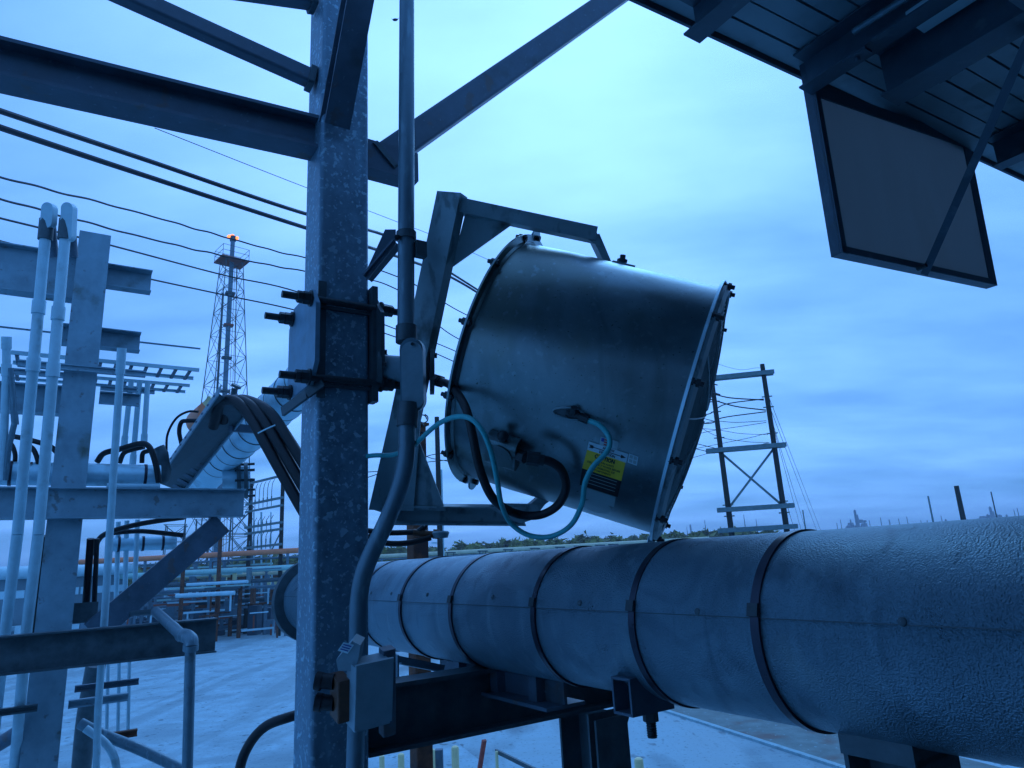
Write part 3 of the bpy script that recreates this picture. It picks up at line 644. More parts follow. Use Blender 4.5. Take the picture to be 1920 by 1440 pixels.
# seam a touch below on the far side of the lap
pp = thing('insulated_pipe', 'large stucco-embossed aluminium clad pipe with dark steel bands, crossing below the drum fan', 'pipe', PA + bdir * (tfar + tnear) / 2)
ts = [tpos(pipe_hit(x, y)) for x, y in ((850, 1115), (1003, 1130), (1187, 1143), (1418, 1160))]
ts.sort(); print('band t', ts)
sp_ = (ts[-1] - ts[0]) / 3
bands = [ts[0] - sp_ * k for k in range(3, 0, -1)] + ts + [ts[-1] + sp_ * k for k in range(1, 7)]
bands = [b for b in bands if b >= ts[0] - .01] + [ts[0] - .62, ts[0] - 1.1]
bands.sort()
bands = [b for b in bands if tnear + .05 < b < tfar - .05]
sgn = 1 if sy.z > 0 else -1
def around(an): return sr * math.cos(an) + sy * sgn * math.sin(an)
edges = [tnear] + bands + [tfar]
for i, (u0, u1) in enumerate(zip(edges, edges[1:])):
    m = MB(); n = 96; k = 2
    # lapped sheet: starts 3 mm proud at the seam (upper half) and ends flush under it
    vs = []
    for j_ in range(n + 1):
        an = 2 * math.pi * j_ / n * 1.004 - .0; rr = PR + .0035 * (1 - j_ / n) + .0015 * (i % 2)
        for u in (u0, u1): vs.append(PA + bdir * u + around(an) * rr)
    m.faces(vs, [(2 * j_, 2 * j_ + 1, 2 * j_ + 3, 2 * j_ + 2) for j_ in range(n)], True)
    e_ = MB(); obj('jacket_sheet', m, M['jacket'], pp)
    m = MB(); m.bar(PA + bdir * (u0 + .01) + around(-.006) * (PR + .0016), PA + bdir * (u1 - .01) + around(-.006) * (PR + .0016), .002, .003, up=around(0)); obj('lap_edge', m, M['dark'], pp)
for b_ in bands:
    m = MB(); m.lathe(PA + bdir * b_, bdir, [(-.011, PR + .001), (-.011, PR + .0075), (.011, PR + .0075), (.011, PR + .001)], 96, closed=True); bo = obj('strap_band', m, M['band'], pp)
    m = MB(); o = PA + bdir * b_ + around(.045) * (PR + .009); m.box(o, .012, .027, .018, X=around(.045), Y=bdir, Z=around(.045 + math.pi / 2)); o2 = PA + bdir * b_ + around(.10) * (PR + .011); m.box(o2, .008, .027, .012, X=around(.1), Y=bdir, Z=around(.1 + math.pi / 2)); obj('buckle', m, M['bolt'], bo)
for x_, y_ in ((697, 1112), (735, 1113), (802, 1115), (925, 1120), (1088, 1131), (1309, 1147), (1693, 1166), (1500, 1490)):
    if y_ > 1400: continue
    o = pipe_hit(x_, y_, .002); nn_ = o - PA; nn_ = (nn_ - bdir * nn_.dot(bdir)).normalized()
    m = MB(); m.lathe(o, nn_, [(0, .0085), (.004, .008), (.006, .005), (.007, .0005)], 10); obj('jacket_screw', m, M['dark'], pp)
m = MB(); o = PA + bdir * (tfar - .005)
m.lathe(o, bdir, [(0, .001), (0, PR - .004), (.02, PR - .004), (.02, .001)], 48); obj('end_cap', m, M['alu'], pp)
m = MB(); m.lathe(o, bdir, [(.02, PR - .05), (.02, PR + .055), (.05, PR + .058), (.09, PR + .055), (.09, PR - .05)], 64, closed=True); obj('pipe_flange', m, M['dark'], pp)
m = MB(); m.lathe(o, bdir, [(.095, PR - .05), (.095, PR + .035), (.13, PR + .03), (.13, PR - .05)], 48, closed=True); obj('pipe_flange', m, M['dark'], pp)

# ================================================================== SUPPORT BEAM UNDER THE PIPE
zt_ = H(742, 1284, 0)
bt = cc + adir * (cs / 2)
def inpl(px_, py_, off=0): return WP(px_, py_, cc + bdir * off, bdir)
p0 = inpl(700, 1345); p1 = inpl(1153, 1300)
bz = p0.z
sb = thing('support_beam', 'dark horizontal I-beam running from the spangled column under the big insulated pipe', 'beam', p0)
d = Vector((p1.x - p0.x, p1.y - p0.y, 0))
hgt = (inpl(730, 1284) - inpl(730, 1411)).length
m = MB(); m.ibeam(p0 - d.normalized() * .04, p0 + d, .13, hgt, .014); obj('section', m, M['dark'], sb)
m = MB(); o = p0 + d + Vector((0, 0, 0)); m.box(o + adir * .006, .010, .16, hgt + .01); obj('end_plate', m, M['dark'], sb)
lg = inpl(1112, 1372); lg = p0 + d - adir * .13
post = thing('support_post', 'dark steel post under the right end of the beam below the insulated pipe', 'post', Vector((lg.x, lg.y, 0)))
m = MB(); m.ibeam(Vector((lg.x, lg.y, .02)), Vector((lg.x, lg.y, bz - hgt / 2)), .2, .2, .012, up=bdir); obj('section', m, M['dark'], post)
m = MB(); kx = lg - adir * .1 - bdir * .11; m.plate([Vector((lg.x, lg.y, bz - hgt / 2 - .02)) - adir * .09 - bdir * .12, Vector((lg.x, lg.y, bz - hgt / 2 - .02)) + adir * .09 - bdir * .12, Vector((lg.x, lg.y, bz - hgt / 2 - .36)) - adir * .09 - bdir * .12], -bdir * .012); obj('gusset_plate', m, M['dark'], post)
m = MB(); m.box(Vector((lg.x, lg.y, .01)), .34, .34, .02); obj('base_plate', m, M['dark'], post)
# pipe shoe 1 : inverted T shoe on the beam with angle bracket to the column
sh = thing('pipe_shoe', 'galvanised pipe shoe with three short legs carrying the insulated pipe beside the column', 'pipe support', P(850, 1270, 2.7))
sz1 = inpl(845, 1283).z
zsb = PA.z - PR
for x_ in (797, 858, 922):
    q_ = pipe_hit(x_, 1200); u = tpos(q_)
    o = PA + bdir * u
    m = MB(); m.box(Vector((o.x, o.y, zsb - .035)), .085, .05, .09); obj('shoe_leg', m, M['beam'], sh)
ua, ub = tpos(pipe_hit(960, 1200)), tpos(pipe_hit(745, 1150))
o1, o2 = PA + bdir * ua, PA + bdir * ub
m = MB(); m.bar(Vector((o1.x, o1.y, zsb - .085)), Vector((o2.x, o2.y, zsb - .085)), .16, .012); obj('base_plate', m, M['beam'], sh)
m = MB(); m.bar(Vector((o1.x, o1.y, zsb - .045)), Vector((o2.x, o2.y, zsb - .045)), .012, .07); obj('shoe_web', m, M['beam'], sh)
m = MB(); m.angle(P(738, 1222, 2.58), P(738, 1330, 2.56), .03, .05, .006, up=-bdir); m.angle(P(738, 1244, 2.6), P(830, 1262, 2.75), .05, .03, .006); obj('angle_bracket', m, M['beamgalv'], sh)
for p_ in ((730, 1292), (755, 1292)):
    m = MB(); m.tube(P(*p_, 2.55), P(*p_, 2.53), .008, 8); obj('bracket_bolt', m, M['bolt'], sh)
# shoe 2 with threaded rod
uz = tpos(pipe_hit(1185, 1240)); o = PA + bdir * uz
s2 = thing('rod_clamp', 'square bracket with a threaded rod hanging under the middle of the insulated pipe', 'pipe support', Vector((o.x, o.y, zsb)))
pc = P(1205, 1298, dep(Vector((o.x, o.y, zsb - .03))))
oz = Vector((o.x, o.y, zsb + .0))
m = MB()
for sx in (-1, 1): m.box(pc - bdir * 0 + adir * 0 + bdir * sx * .034, .15, .007, .085)
m.box(pc + UP * .043, .15, .075, .007); m.box(pc - UP * .043, .15, .075, .007); obj('bracket_box', m, M['beam'], s2)
m = MB(); m.plate([pc + adir * .02 + UP * .045, pc + adir * .21 + UP * .075, pc + adir * .02 - UP * .045], bdir * .01); obj('saddle_plate', m, M['beam'], s2)
rp = pc + adir * .02
m = MB(); m.tube(rp - UP * .045, rp - UP * .075, .021, 6); obj('nut', m, M['bolt'], s2)
m = MB(); m.tube(rp - UP * .04, rp - UP * .115, .0125, 14)
for k in range(6): m.lathe(rp - UP * (.080 + k * .006), UP, [(-.0015, .0125), (0, .0145), (.0015, .0125)], 14)
obj('threaded_rod', m, M['bolt'], s2)
# big post bottom right
best = min((abs(px_of(PA + bdir * (k * .02) - UP * (PR + .02))[0] - 1690), k * .02) for k in range(-60, 120))[1]
o = PA + bdir * best; po = Vector((o.x, o.y, zsb)); print('pedestal', best, px_of(po), dep(po))
s3 = thing('pipe_pedestal', 'wide dark steel pedestal under the near end of the insulated pipe', 'post', Vector((po.x, po.y, 0)))
m = MB(); wv_ = px(140, dep(po)); m.ibeam(Vector((po.x, po.y, .02)), Vector((po.x, po.y, zsb - .012)), wv_, wv_, .01, up=bdir); obj('section', m, M['dark'], s3)
m = MB(); m.box(Vector((po.x, po.y, zsb + .012)), PR * .8, wv_, .07); obj('saddle_block', m, M['dark'], s3)
m = MB(); m.box(Vector((po.x, po.y, .01)), .3, .3, .02); obj('base_plate', m, M['dark'], s3)
# hoses & coupling between yoke and rusty post
hose('coupling_hose', 'upper short black hose of the pair left of the small valve above the insulated pipe', [P(690, 995, 2.72), P(722, 999, 2.72), P(778, 998, 2.72)], .011, M['rubber'], gr='black hoses at the small valve')
hose('coupling_hose', 'lower sagging black hose of the pair left of the small valve above the insulated pipe', [P(690, 1004, 2.70), P(722, 1018, 2.70), P(765, 1018, 2.70), P(808, 1008, 2.70)], .0115, M['rubber'], gr='black hoses at the small valve')
vt = thing('small_valve', 'small grey brass-bodied valve coupling ending in a flat disc, between yoke arm and pipe', 'valve', P(800, 1000, 2.72))
m = MB(); m.tube(P(775, 998, 2.72), P(818, 1003, 2.72), .014, 12); m.tube(P(812, 1001, 2.72), P(824, 1002, 2.72), .019, 6); obj('valve_body', m, M['brown'], vt)
m = MB(); m.lathe(P(826, 999, 2.72), UP, [(-.012, .001), (-.02, .028), (.0, .035), (.006, .03), (.006, .001)], 20); obj('valve_disc', m, M['grey'], vt)
m = MB(); m.tube(P(794, 994, 2.72), P(802, 982, 2.72), .006, 8); m.tube(P(784, 996, 2.72), P(796, 986, 2.72), .010, 8); obj('valve_lever', m, M['bolt'], vt)
# strap of fan tail below drum
m = MB(); m.plate([P(*p, 2.5) for p in ((1216, 1006), (1226, 1006), (1224, 1022), (1213, 1022))], F_ * .008); obj('rim_tab', m, M['alu'], fan)

# ================================================================== SHELTER / CANOPY
ZR = CAM.z + 2.0
E0 = H(1211, 0, ZR); E1 = H(1920, 331, ZR); ed = (E1 - E0); ed.z = 0; ed.normalize(); ei = Vector((ed.y, -ed.x, 0))   # inward
if ei.y > 0: ei = -ei
RD = (CAM - E0).dot(ei) + 1.35
print('roof depth', RD)
cp = thing('shelter_roof', 'dark roof of plank decking on steel purlins overhead, cut off at the upper right', 'roof', E0)
bw = .088
for i in range(int(RD / bw)):
    m = MB(); o = E0 + ei * (bw * (i + .5)); m.box(o + ed * 6.5 + UP * (.012 + .002 * (i % 2)), 21, bw - .009, .02, X=ed, Y=ei); obj('deck_board', m, M['deck'], cp)
m = MB(); m.box(E0 + ed * 6.5 + ei * RD / 2 + UP * .045, 21, RD, .03, X=ed, Y=ei); obj('roof_sheet', m, M['canopy'], cp)
m = MB(); m.box(E0 + ed * 6.5 - ei * .012 + UP * .02, 21, .012, .075, X=ed, Y=ei); obj('edge_trim', m, M['canopy'], cp)
zp = ZR - .17
def purl(px_, py_, w, h, z, over=.06, length=4.2, kind='chan', name='purlin'):
    q_ = H(px_, py_, z); d_ = -bdir
    m = MB(); a_ = q_ ; b_ = q_ + d_ * length
    (m.chan if kind == 'chan' else m.ibeam)(a_ + UP * h / 2, b_ + UP * h / 2, w, h, .008); obj(name, m, M['canopy'], cp); return a_
for (x_, y_) in ((1297, 74), (1510, 172), (1868, 316)): purl(x_, y_, .085, .165, zp)
purl(1668, 190, .13, .22, ZR - .30, kind='i', name='girder')
purl(1790, 120, .10, .16, ZR - .24, length=2.4, kind='i', name='girder')
for k, (off, w, h) in enumerate(((.85, .12, .15), (1.75, .12, .15), (2.9, .12, .15))):
    m = MB(); o = E0 + ei * off + UP * (-.17 - h / 2 - .002 + .0); m.ibeam(o - ed * 3.5, o + ed * 8, w, h, .01); obj('cross_girder', m, M['canopy'], cp)
q_ = H(1716, 42, ZR - .13)
m = MB(); m.rbar(q_, q_ - bdir * 1.2, .13, .05, .015); lf = one('ceiling_light', m, M['white'], 'unlit pale strip light fixed under the dark shelter roof between the girders', 'light')
q_ = H(1600, 60, ZR - .10); m = MB(); m.sweep([q_, q_ - bdir * .5 + adir * .02, q_ - bdir * 1.0 - adir * .02, q_ - bdir * 2.2], .014, 10, 4); one('roof_conduit', m, M['conduit'], 'thin conduit run under the shelter roof beside the first wide purlin', 'conduit')
for x_, y_ in ((1580, 118), (1706, 170), (1750, 150)):
    q_ = H(x_, y_, ZR - .21); m = MB(); m.plate([q_, q_ - bdir * .09, q_ - bdir * .09 + adir * .05, q_ + adir * .05], UP * .012); m.tube(q_ + adir * .025 - bdir * .045, q_ + adir * .025 - bdir * .045 - UP * .015, .01, 6); obj('joint_clip', m, M['canopy'], cp)
# hanging framed panel
PE = H(1512, 168, ZR - .17)
pw = lambda x, y, o=0: WP(x, y, PE - bdir * o, bdir)
hp = thing('hanging_panel', 'steel framed beige translucent panel hanging from the roof edge with a diagonal strut', 'panel', pw(1545, 320))
TL, TR, BR, BL = pw(1524, 158), pw(1814, 262), pw(1868, 536), pw(1578, 474)
def frm(a_, b_, w=.05): 
    m = MB(); m.angle(a_, b_, w, .035, .006, up=-bdir, fx=1); return m
cenp = (TL + TR + BR + BL) / 4
def frb(name, a_, b_, w=.038, m_='canopy'):
    m = MB(); nrm = bdir; d_ = (b_ - a_).normalized(); s_ = d_.cross(nrm).normalized()
    if s_.dot(cenp - a_) < 0: s_ = -s_
    m.plate([a_, b_, b_ + s_ * w, a_ + s_ * w], -bdir * .006); m.plate([a_ - s_ * .0, b_ - s_ * .0, b_ + s_ * .006, a_ + s_ * .006], bdir * .045)
    return obj(name, m, M[m_], hp)
ztop = ZR - .17
TLx = pw(1500, 80); frb('frame_bar', BL - (BL - TL).normalized() * 0, TL + (TL - BL).normalized() * .22, .034); frb('frame_bar', BR, TR + (TR - BR).normalized() * .17, .072)
frb('frame_bar', TL, TR, .06); frb('frame_bar', BL, BR, .03)
M['panel'] = mat('panel_sheet_beige', (.5, .46, .42), .35, 0, .22, 1.6, 0, 30, dirt=(1.6, .58, (.38, .31, .25)), stretch=(1, 1, .35))
bpn = M['panel'].node_tree.nodes['Principled BSDF']
nt = M['panel'].node_tree; tr = nt.nodes.new('ShaderNodeBsdfTranslucent'); tr.inputs[0].default_value = (.42, .42, .42, 1); ms = nt.nodes.new('ShaderNodeMixShader'); ms.inputs[0].default_value = .65
nt.links.new(bpn.outputs[0], ms.inputs[1]); nt.links.new(tr.outputs[0], ms.inputs[2]); nt.links.new(ms.outputs[0], nt.nodes['Material Output'].inputs[0])
m = MB(); m.plate([TL, TR, BR, BL], bdir * .004); obj('panel_sheet', m, M['panel'], hp)
sa = pw(1731, 502, .03); sb_ = H(1925, 70, ZR - .18)
sb_ = sa + (P(1920, 70, dep(sa) * .80) - sa) * 1.0
d_ = (sb_ - sa).normalized(); sb_ = sa + d_ * ((ZR - .18 - sa.z) / max(d_.z, .05))
m = MB(); m.angle(sa - d_ * .03, sb_, .05, .03, .005, up=-bdir); obj('diagonal_strut', m, M['canopy'], hp)
m = MB(); m.tube(sa - bdir * .02 - adir * .012, sa + bdir * .02 - adir * .012, .010, 6); obj('strut_bolt', m, M['bolt'], hp)
# assumed unseen wall and floor, added and sized to shut out light
wl = MB(); o = CAM - bdir * 1.5; wl.box(Vector((o.x, o.y, (ZR - .42) / 2)) + adir * 8.5, 24, .2, ZR - .04 - .40); t = one('unseen_light_block', wl, M['blocker'], 'assumed dark wall behind the camera, unseen, sized to block sky light', 'wall'); t['kind'] = 'structure'
fl = MB(); o = CAM - bdir * .55; fl.box(Vector((o.x, o.y, CAM.z - 1.66)) + adir * 7.5 + bdir * .3, 20, 2.4, .06); t = one('platform_floor', fl, M['blocker'], 'assumed dark floor under the camera, unseen, extended to block ground light', 'floor'); t['kind'] = 'structure'
# ================================================================== LEFT PIPE RACK STRUCTURE
BP = P(178, 700, 6.2)
def B(px_, py_, off=0.0): return WP(px_, py_, BP + bdir * off, bdir)      # off > 0 : behind the column plane
bc = B(178, 447)
bcv = Vector((bc.x, bc.y, 0))
t = thing('rack_column', 'grey wide-flange column with a rust smudge near its top, left of the flare tower', 'column', bcv)
m = MB(); m.ibeam(bcv + UP * .02, bcv + UP * bc.z, .25, .25, .014, up=bdir); obj('section', m, M['beamgalv'], t)
m = MB(); m.box(bcv + UP * .01, .4, .4, .02); obj('base_plate', m, M['beamgalv'], t)
def hbeam(name, label, x0, y0, x1, y1, h, w, off, m_='beamgalv', kind='ibeam', gr=None, flip=1, cat='beam'):
    a_ = B(x0, y0, off); b_ = B(x1, y1, off); b_.z = a_.z = (a_.z + b_.z) / 2
    t = thing(name, label, cat, b_, gr); m = MB()
    if kind == 'ibeam': m.ibeam(a_, b_, w, h, .012)
    elif kind == 'chan': m.chan(a_, b_, w, h, .01, flip=flip)
    elif kind == 'bar': m.bar(a_, b_, w, h)
    obj('section', m, M[m_], t); return t, a_, b_
def hh(x, y0, y1, off=0): return (B(x, y0, off) - B(x, y1, off)).length
hbeam('rack_beam', 'deep steel beam at the far left edge joining the grey rack column below its top', -60, 500, 150, 518, hh(75, 470, 555, .0), .16, .05)
hbeam('rack_beam', 'short channel stub jutting right from the grey rack column near its top', 200, 521, 284, 527, .22, .12, .08, kind='chan')
hbeam('rack_beam', 'short lighter channel crossing behind the grey rack column, second from its top', 113, 630, 263, 640, .19, .12, .3, kind='chan')
hbeam('strut_rail', 'double slotted strut rail crossing the grey rack column behind two pale conduits', 33, 684, 273, 699, .055, .05, -.2)
hbeam('strut_rail', 'upper small strut rail right of the grey rack column behind three thin conduits', 188, 728, 290, 734, .045, .05, .9)
hbeam('rack_beam', 'small flat channel just under the small strut rail right of the grey rack column', 186, 748, 262, 748, .12, .06, .55, kind='chan')
hbeam('rack_beam', 'dark beam at the far left behind the pale conduits, level with the small strut rails', -60, 745, 140, 750, .26, .15, .3)
hbeam('strut_rail', 'thin rail behind the pale conduits at the far left, above the dark beam', -60, 691, 132, 703, .05, .05, .5)
big = hbeam('rack_beam', 'long lit I-beam carrying the bright insulated pipe and cable ladder, left of the spangled column', -60, 941, 457, 946, hh(400, 921, 972), .16, -.16, 'beamgalv')
low = hbeam('rack_beam', 'dark I-beam end jutting right in front of the grey rack column near the bottom', -60, 1230, 404, 1194, .26, .15, -.75, 'dark')
# fittings on column face: dark gusset by beams
m = MB(); m.box(B(138, 1150, -.02), .34, .02, .16); one('splice_plate', m, M['dark'], 'dark splice plate on the grey rack column just above the dark I-beam end', 'plate')
# diagonal brace
a_, b_ = B(205, 1160, -.12), B(405, 990, -.12)
t = thing('rack_brace', 'diagonal steel brace under the long lit I-beam of the rack', 'brace', a_)
m = MB(); d = (b_ - a_).normalized(); m.chan(a_ - d * .15, b_ + d * .06, .10, .20, .01, up=bdir.cross(d)); m.bar(a_, b_, .02, .012, up=bdir.cross(d)); obj('section', m, M['beam'], t)
# insulated pipe on the beam
def hpipe(name, label, x0, y0, x1, y1, r, off, m_, bands_=(), cat='pipe', gr=None, plane=None, bm='band', n=24):
    a_ = B(x0, y0, off); b_ = B(x1, y1, off); b_.z = a_.z
    t = thing(name, label, cat, (a_ + b_) / 2, gr); m = MB(); m.tube(a_, b_, r, n); obj('pipe_wall', m, M[m_], t); d = (b_ - a_).normalized()
    for x in bands_:
        o = B(x, y1, off); o = a_ + d * (o - a_).dot(d); m = MB(); m.lathe(o, d, [(-.012, r), (-.012, r + .006), (.012, r + .006), (.012, r)], 24, closed=True); obj('pipe_band', m, M[bm], t)
    return t
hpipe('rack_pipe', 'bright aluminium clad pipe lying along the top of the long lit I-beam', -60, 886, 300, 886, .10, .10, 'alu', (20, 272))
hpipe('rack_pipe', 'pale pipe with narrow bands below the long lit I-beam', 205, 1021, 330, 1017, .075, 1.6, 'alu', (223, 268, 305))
hpipe('rack_pipe', 'thin pale tube lying on the beam flange in front of the bright clad pipe', 200, 911, 300, 911, .022, -.05, 'conduitw')
# cable ladders seen from below and edge-on
def ladder(label, near0, near1, far_shift, off, nr, wall):
    a_, b_ = B(*near0, off), B(*near1, off); b_.z = a_.z
    t = thing('cable_tray', label, 'cable tray', a_, 'ladder cable trays right of the rack column'); d = (b_ - a_).normalized()
    for k, o in enumerate((Vector((0, 0, 0)), bdir * far_shift)):
        m = MB(); m.chan(a_ + o + UP * wall / 2, b_ + o + UP * wall / 2, .03, wall, .004, flip=1 if k else -1); obj('side_rail', m, M['white'], t)
    for i in range(nr):
        o = a_ + d * ((b_ - a_).length * (i + .35) / nr); m = MB(); m.bar(o, o + bdir * far_shift, .03, .02); obj('rung', m, M['beam'], t)
    return t
ladder('upper cable ladder seen from below right of the grey rack column', (20, 664), (374, 684), .36, .7, 12, .035)
ladder('lower cable ladder seen from below right of the grey rack column', (20, 698), (356, 718), .30, 1.1, 12, .03)
# overhead thin rail ending right
hbeam('strut_rail', 'very thin overhead rail running right above the upper cable ladder', -60, 612, 376, 649, .015, .02, 1.1)
# long pale conduits with elbow fittings
def pconduit(label, pts, r, Zs_, cap=True, couple=(), m_='conduitw', gr='pale conduits rising past the rack column', hood=True):
    pp_ = [P(x, y, z) for (x, y), z in zip(pts, Zs_)]
    t = thing('conduit_riser', label, 'conduit', pp_[-1], gr); m = MB()
    for a_, b_ in zip(pp_, pp_[1:]): m.tube(a_, b_, r, 16)
    obj('pipe_wall', m, M[m_], t)
    for f, k in couple:
        a_, b_ = pp_[k], pp_[k + 1]; o = a_.lerp(b_, f); d = (b_ - a_).normalized(); m = MB(); m.tube(o - d * .05, o + d * .05, r * 1.22, 16); obj('coupling', m, M[m_], t)
    if hood:
        o = pp_[0]; d = (pp_[0] - pp_[1]).normalized(); m = MB(); m.tube(o - d * .16, o + d * .0, r * 1.35, 16); obj('gland', m, M['dark'], t)
        pts_ = oval(pts[0][0] + 0, pts[0][1] - 22, pts[0][0] - 2, pts[0][1] + (28 if hood == 2 else 4), 22, Zs_[0] - .05)
        m = MB(); m.plate(pts_, F_ * .06); obj('elbow_fitting', m, M['conduitw'], t)
        m = MB(); m.sweep([o + F_ * .03, P(pts[0][0] + 8, pts[0][1] + 10, Zs_[0] + .1), P(pts[0][0] + 13, pts[0][1] + 70, Zs_[0] + .12)], r * .9, 10, 4); obj('tail_hose', m, M['beam'], t)
    return t
pconduit('left one of the tall pair of pale conduits, with a short hooded fitting', [(88, 412), (62, 690), (33, 1000), (8, 1200), (-25, 1500)], .037, [5.2, 5.0, 5.0, 5.1, 5.3], couple=((.6, 0), (.98, 0)))
pconduit('right one of the tall pair of pale conduits, with a long hooded fitting', [(125, 412), (99, 700), (72, 1000), (50, 1180), (22, 1500)], .037, [5.2, 5.0, 5.0, 5.1, 5.3], hood=2, couple=((.62, 0), (.98, 0)))
pconduit('slim pale conduit with a capped top standing just right of the grey rack column', [(228, 660), (212, 900), (196, 1160), (184, 1330), (180, 1460)], .027, [5.3, 5.3, 5.3, 5.4, 5.5], hood=0, couple=((.02, 0), (.12, 0)))
for i, (a0, b0) in enumerate((((246, 716), (233, 832)), ((262, 714), (249, 868)), ((277, 716), (270, 828)))):
    pconduit(['leftmost', 'middle', 'rightmost'][i] + ' of three thin vertical conduits behind the small strut rail', [a0, b0], .026, [7.2, 7.0], hood=0, couple=((.96, 0),), gr='three thin conduits behind the small strut rail')
for i, (a0, b0) in enumerate((((222, 978), (216, 1190)), ((238, 976), (233, 1165)), ((258, 974), (252, 1120)))):
    pconduit(['leftmost', 'middle', 'rightmost'][i] + ' of three thin conduits hanging below the long lit I-beam', [a0, b0], .024, [7.4, 7.3], hood=0, gr='three thin conduits below the lit beam')
for i, x in enumerate((203, 224, 243)):
    pconduit(['first', 'second', 'third'][i] + ' of three thin conduits from the left, under the dark I-beam end', [(x, 1230), (x - 3, 1380)], .016, [6.6, 6.5], hood=0, gr='three thin conduits under the dark beam end')
pconduit('short pale conduit with capped fitting at the left edge of the picture', [(12, 640), (12, 700), (4, 900)], .03, [5.6, 5.6, 5.6], hood=0, couple=((.05, 0), (.9, 0)))
pconduit('bent grey conduit with a junction fitting beside the left picture edge', [(20, 690), (28, 790), (16, 840), (10, 900)], .022, [5.6, 5.6, 5.6, 5.6], hood=0, couple=((.95, 0),), m_='conduit')
for i, (x0, y0, x1, y1, rr) in enumerate(((83, 1005, 64, 1185, .035), (170, 1010, 160, 1150, .03), (182, 1010, 176, 1150, .02))):
    m = MB(); m.tube(P(x0, y0, 5.9), P(x1, y1, 5.9), rr, 12); one('dark_pipe', m, M['rubber'], ['black vertical pipe between the two pale conduits and the grey rack column', 'thick black vertical pipe close to the right side of the grey rack column', 'thin black vertical pipe close to the right side of the grey rack column'][i], 'pipe')
m = MB(); m.sweep([P(180, 1245, 6.8), P(170, 1300, 6.8), P(160, 1360, 6.8), P(150, 1470, 6.8)], .09, 14, 3); one('dark_pipe', m, M['dark'], 'wide dark vertical pipe below the dark I-beam end, beside the column', 'pipe')
# lower struts
hbeam('strut_rail', 'short dark strut rail under the dark I-beam end, in front of thin conduits', 140, 1292, 260, 1277, .055, .05, .6, 'beam')
hbeam('strut_rail', 'pale strut rail below the short dark one, right of the lower column', 128, 1322, 240, 1305, .06, .06, -.05, 'beamgalv')
hbeam('strut_rail', 'rust brown strut rail end at the bottom near the diagonal pipe', 205, 1380, 257, 1374, .06, .06, .7, 'rust')
hbeam('strut_rail', 'dark strut rail at the bottom left behind the pale conduits', -60, 1340, 70, 1330, .05, .05, -.3, 'dark')
for i, (pts, r, z, m_, l) in enumerate((([(150, 1356), (190, 1376), (262, 1405), (350, 1446)], .045, 6.0, 'conduit', 'grey pipe sloping down to the right at the bottom left'), ([(160, 1366), (196, 1392), (214, 1420), (222, 1460)], .032, 5.9, 'conduitw', 'pale pipe bending downward beside the sloping grey pipe'), ([(-10, 1400), (30, 1375), (60, 1352)], .06, 5.9, 'beam', 'dark flat member sloping up from the left picture edge at the bottom'))):
    m = MB(); m.sweep([P(x, y, z) for x, y in pts], r, 14, 6); one('sloping_pipe', m, M[m_], l, 'pipe')
# elbow handrail pipe
t = thing('elbow_pipe', 'grey pipe with round elbow dropping straight down before the dark I-beam end', 'pipe', P(356, 1215, 4.6))
m = MB(); m.tube(P(292, 1147, 5.6), P(345, 1195, 4.75), .038, 18); obj('sloping_run', m, M['conduit'], t)
m = MB(); m.tube(P(322, 1174, 5.1), P(330, 1181, 4.98), .0385, 18, cap=False); obj('white_tape', m, M['label'], t)
m = MB(); m.sweep([P(340, 1191, 4.83), P(350, 1193, 4.72), P(358, 1200, 4.68), P(358, 1212, 4.66)], .046, 16, 5); m.tube(P(358, 1208, 4.66), P(357, 1219, 4.66), .050, 18); obj('elbow', m, M['conduit'], t)
m = MB(); m.tube(P(357, 1216, 4.66), P(350, 1500, 4.5), .034, 18); obj('drop_pipe', m, M['conduit'], t)
m = MB(); m.tube(P(215, 1153, 5.9), P(296, 1146, 5.6), .022, 12); obj('dark_branch', m, M['dark'], t)
# black hoses of the rack
def rh(label, pts, r, Z, gr=None):
    m = MB(); m.sweep([P(x, y, Z) for x, y in pts], r, 10, 7); return one('rack_hose', m, M['rubber'], label, 'hose', gr)
rh('black hose arching over the bright clad pipe from the grey rack column', [(182, 866), (195, 850), (225, 842), (262, 832), (280, 838), (292, 870), (298, 905)], .026, 6.25)
rh('short black hose arch standing on the bright clad pipe, inner one', [(224, 868), (232, 850), (248, 843), (270, 838)], .022, 6.35)
rh('short black hose arch on the bright clad pipe nearest the cable ladder foot', [(266, 868), (268, 850), (280, 845)], .022, 6.4)
rh('long black hose rising from the column below the long lit I-beam', [(176, 1040), (185, 1012), (205, 998), (250, 985), (300, 976), (345, 970)], .024, 6.3)
rh('flat black hose running right below the long lit I-beam', [(205, 1000), (260, 996), (310, 1000), (345, 1004)], .022, 6.4)
rh('black hose arch behind the pale conduits left of the rack column', [(-5, 822), (20, 818), (60, 826), (95, 838), (112, 856), (114, 870)], .022, 5.9)
rh('black hose falling steeply at the left edge', [(2, 826), (20, 832), (28, 850), (28, 870)], .018, 5.8)
rh('small black hose arch between the pale conduits', [(48, 833), (62, 842), (70, 860), (72, 876)], .02, 5.85)
rh('thin grey hose arch left of the orange drum end', [(312, 852), (314, 815), (330, 785), (352, 772), (372, 772)], .012, 7.0)
rh('black hose with elbow left of the sloping cable ladder', [(341, 835), (336, 810), (340, 792), (352, 789), (378, 789)], .022, 6.9)
m = MB(); m.tube(P(54, 900, 5.8), P(52, 880, 5.8), .03, 10); m.tube(P(54, 882, 5.8), P(54, 868, 5.8), .01, 8); m.bar(P(46, 868, 5.8), P(60, 868, 5.8), .02, .015); one('hand_valve', m, M['brown'], 'small rusty hand valve on the pipe between the two pale conduits', 'valve')
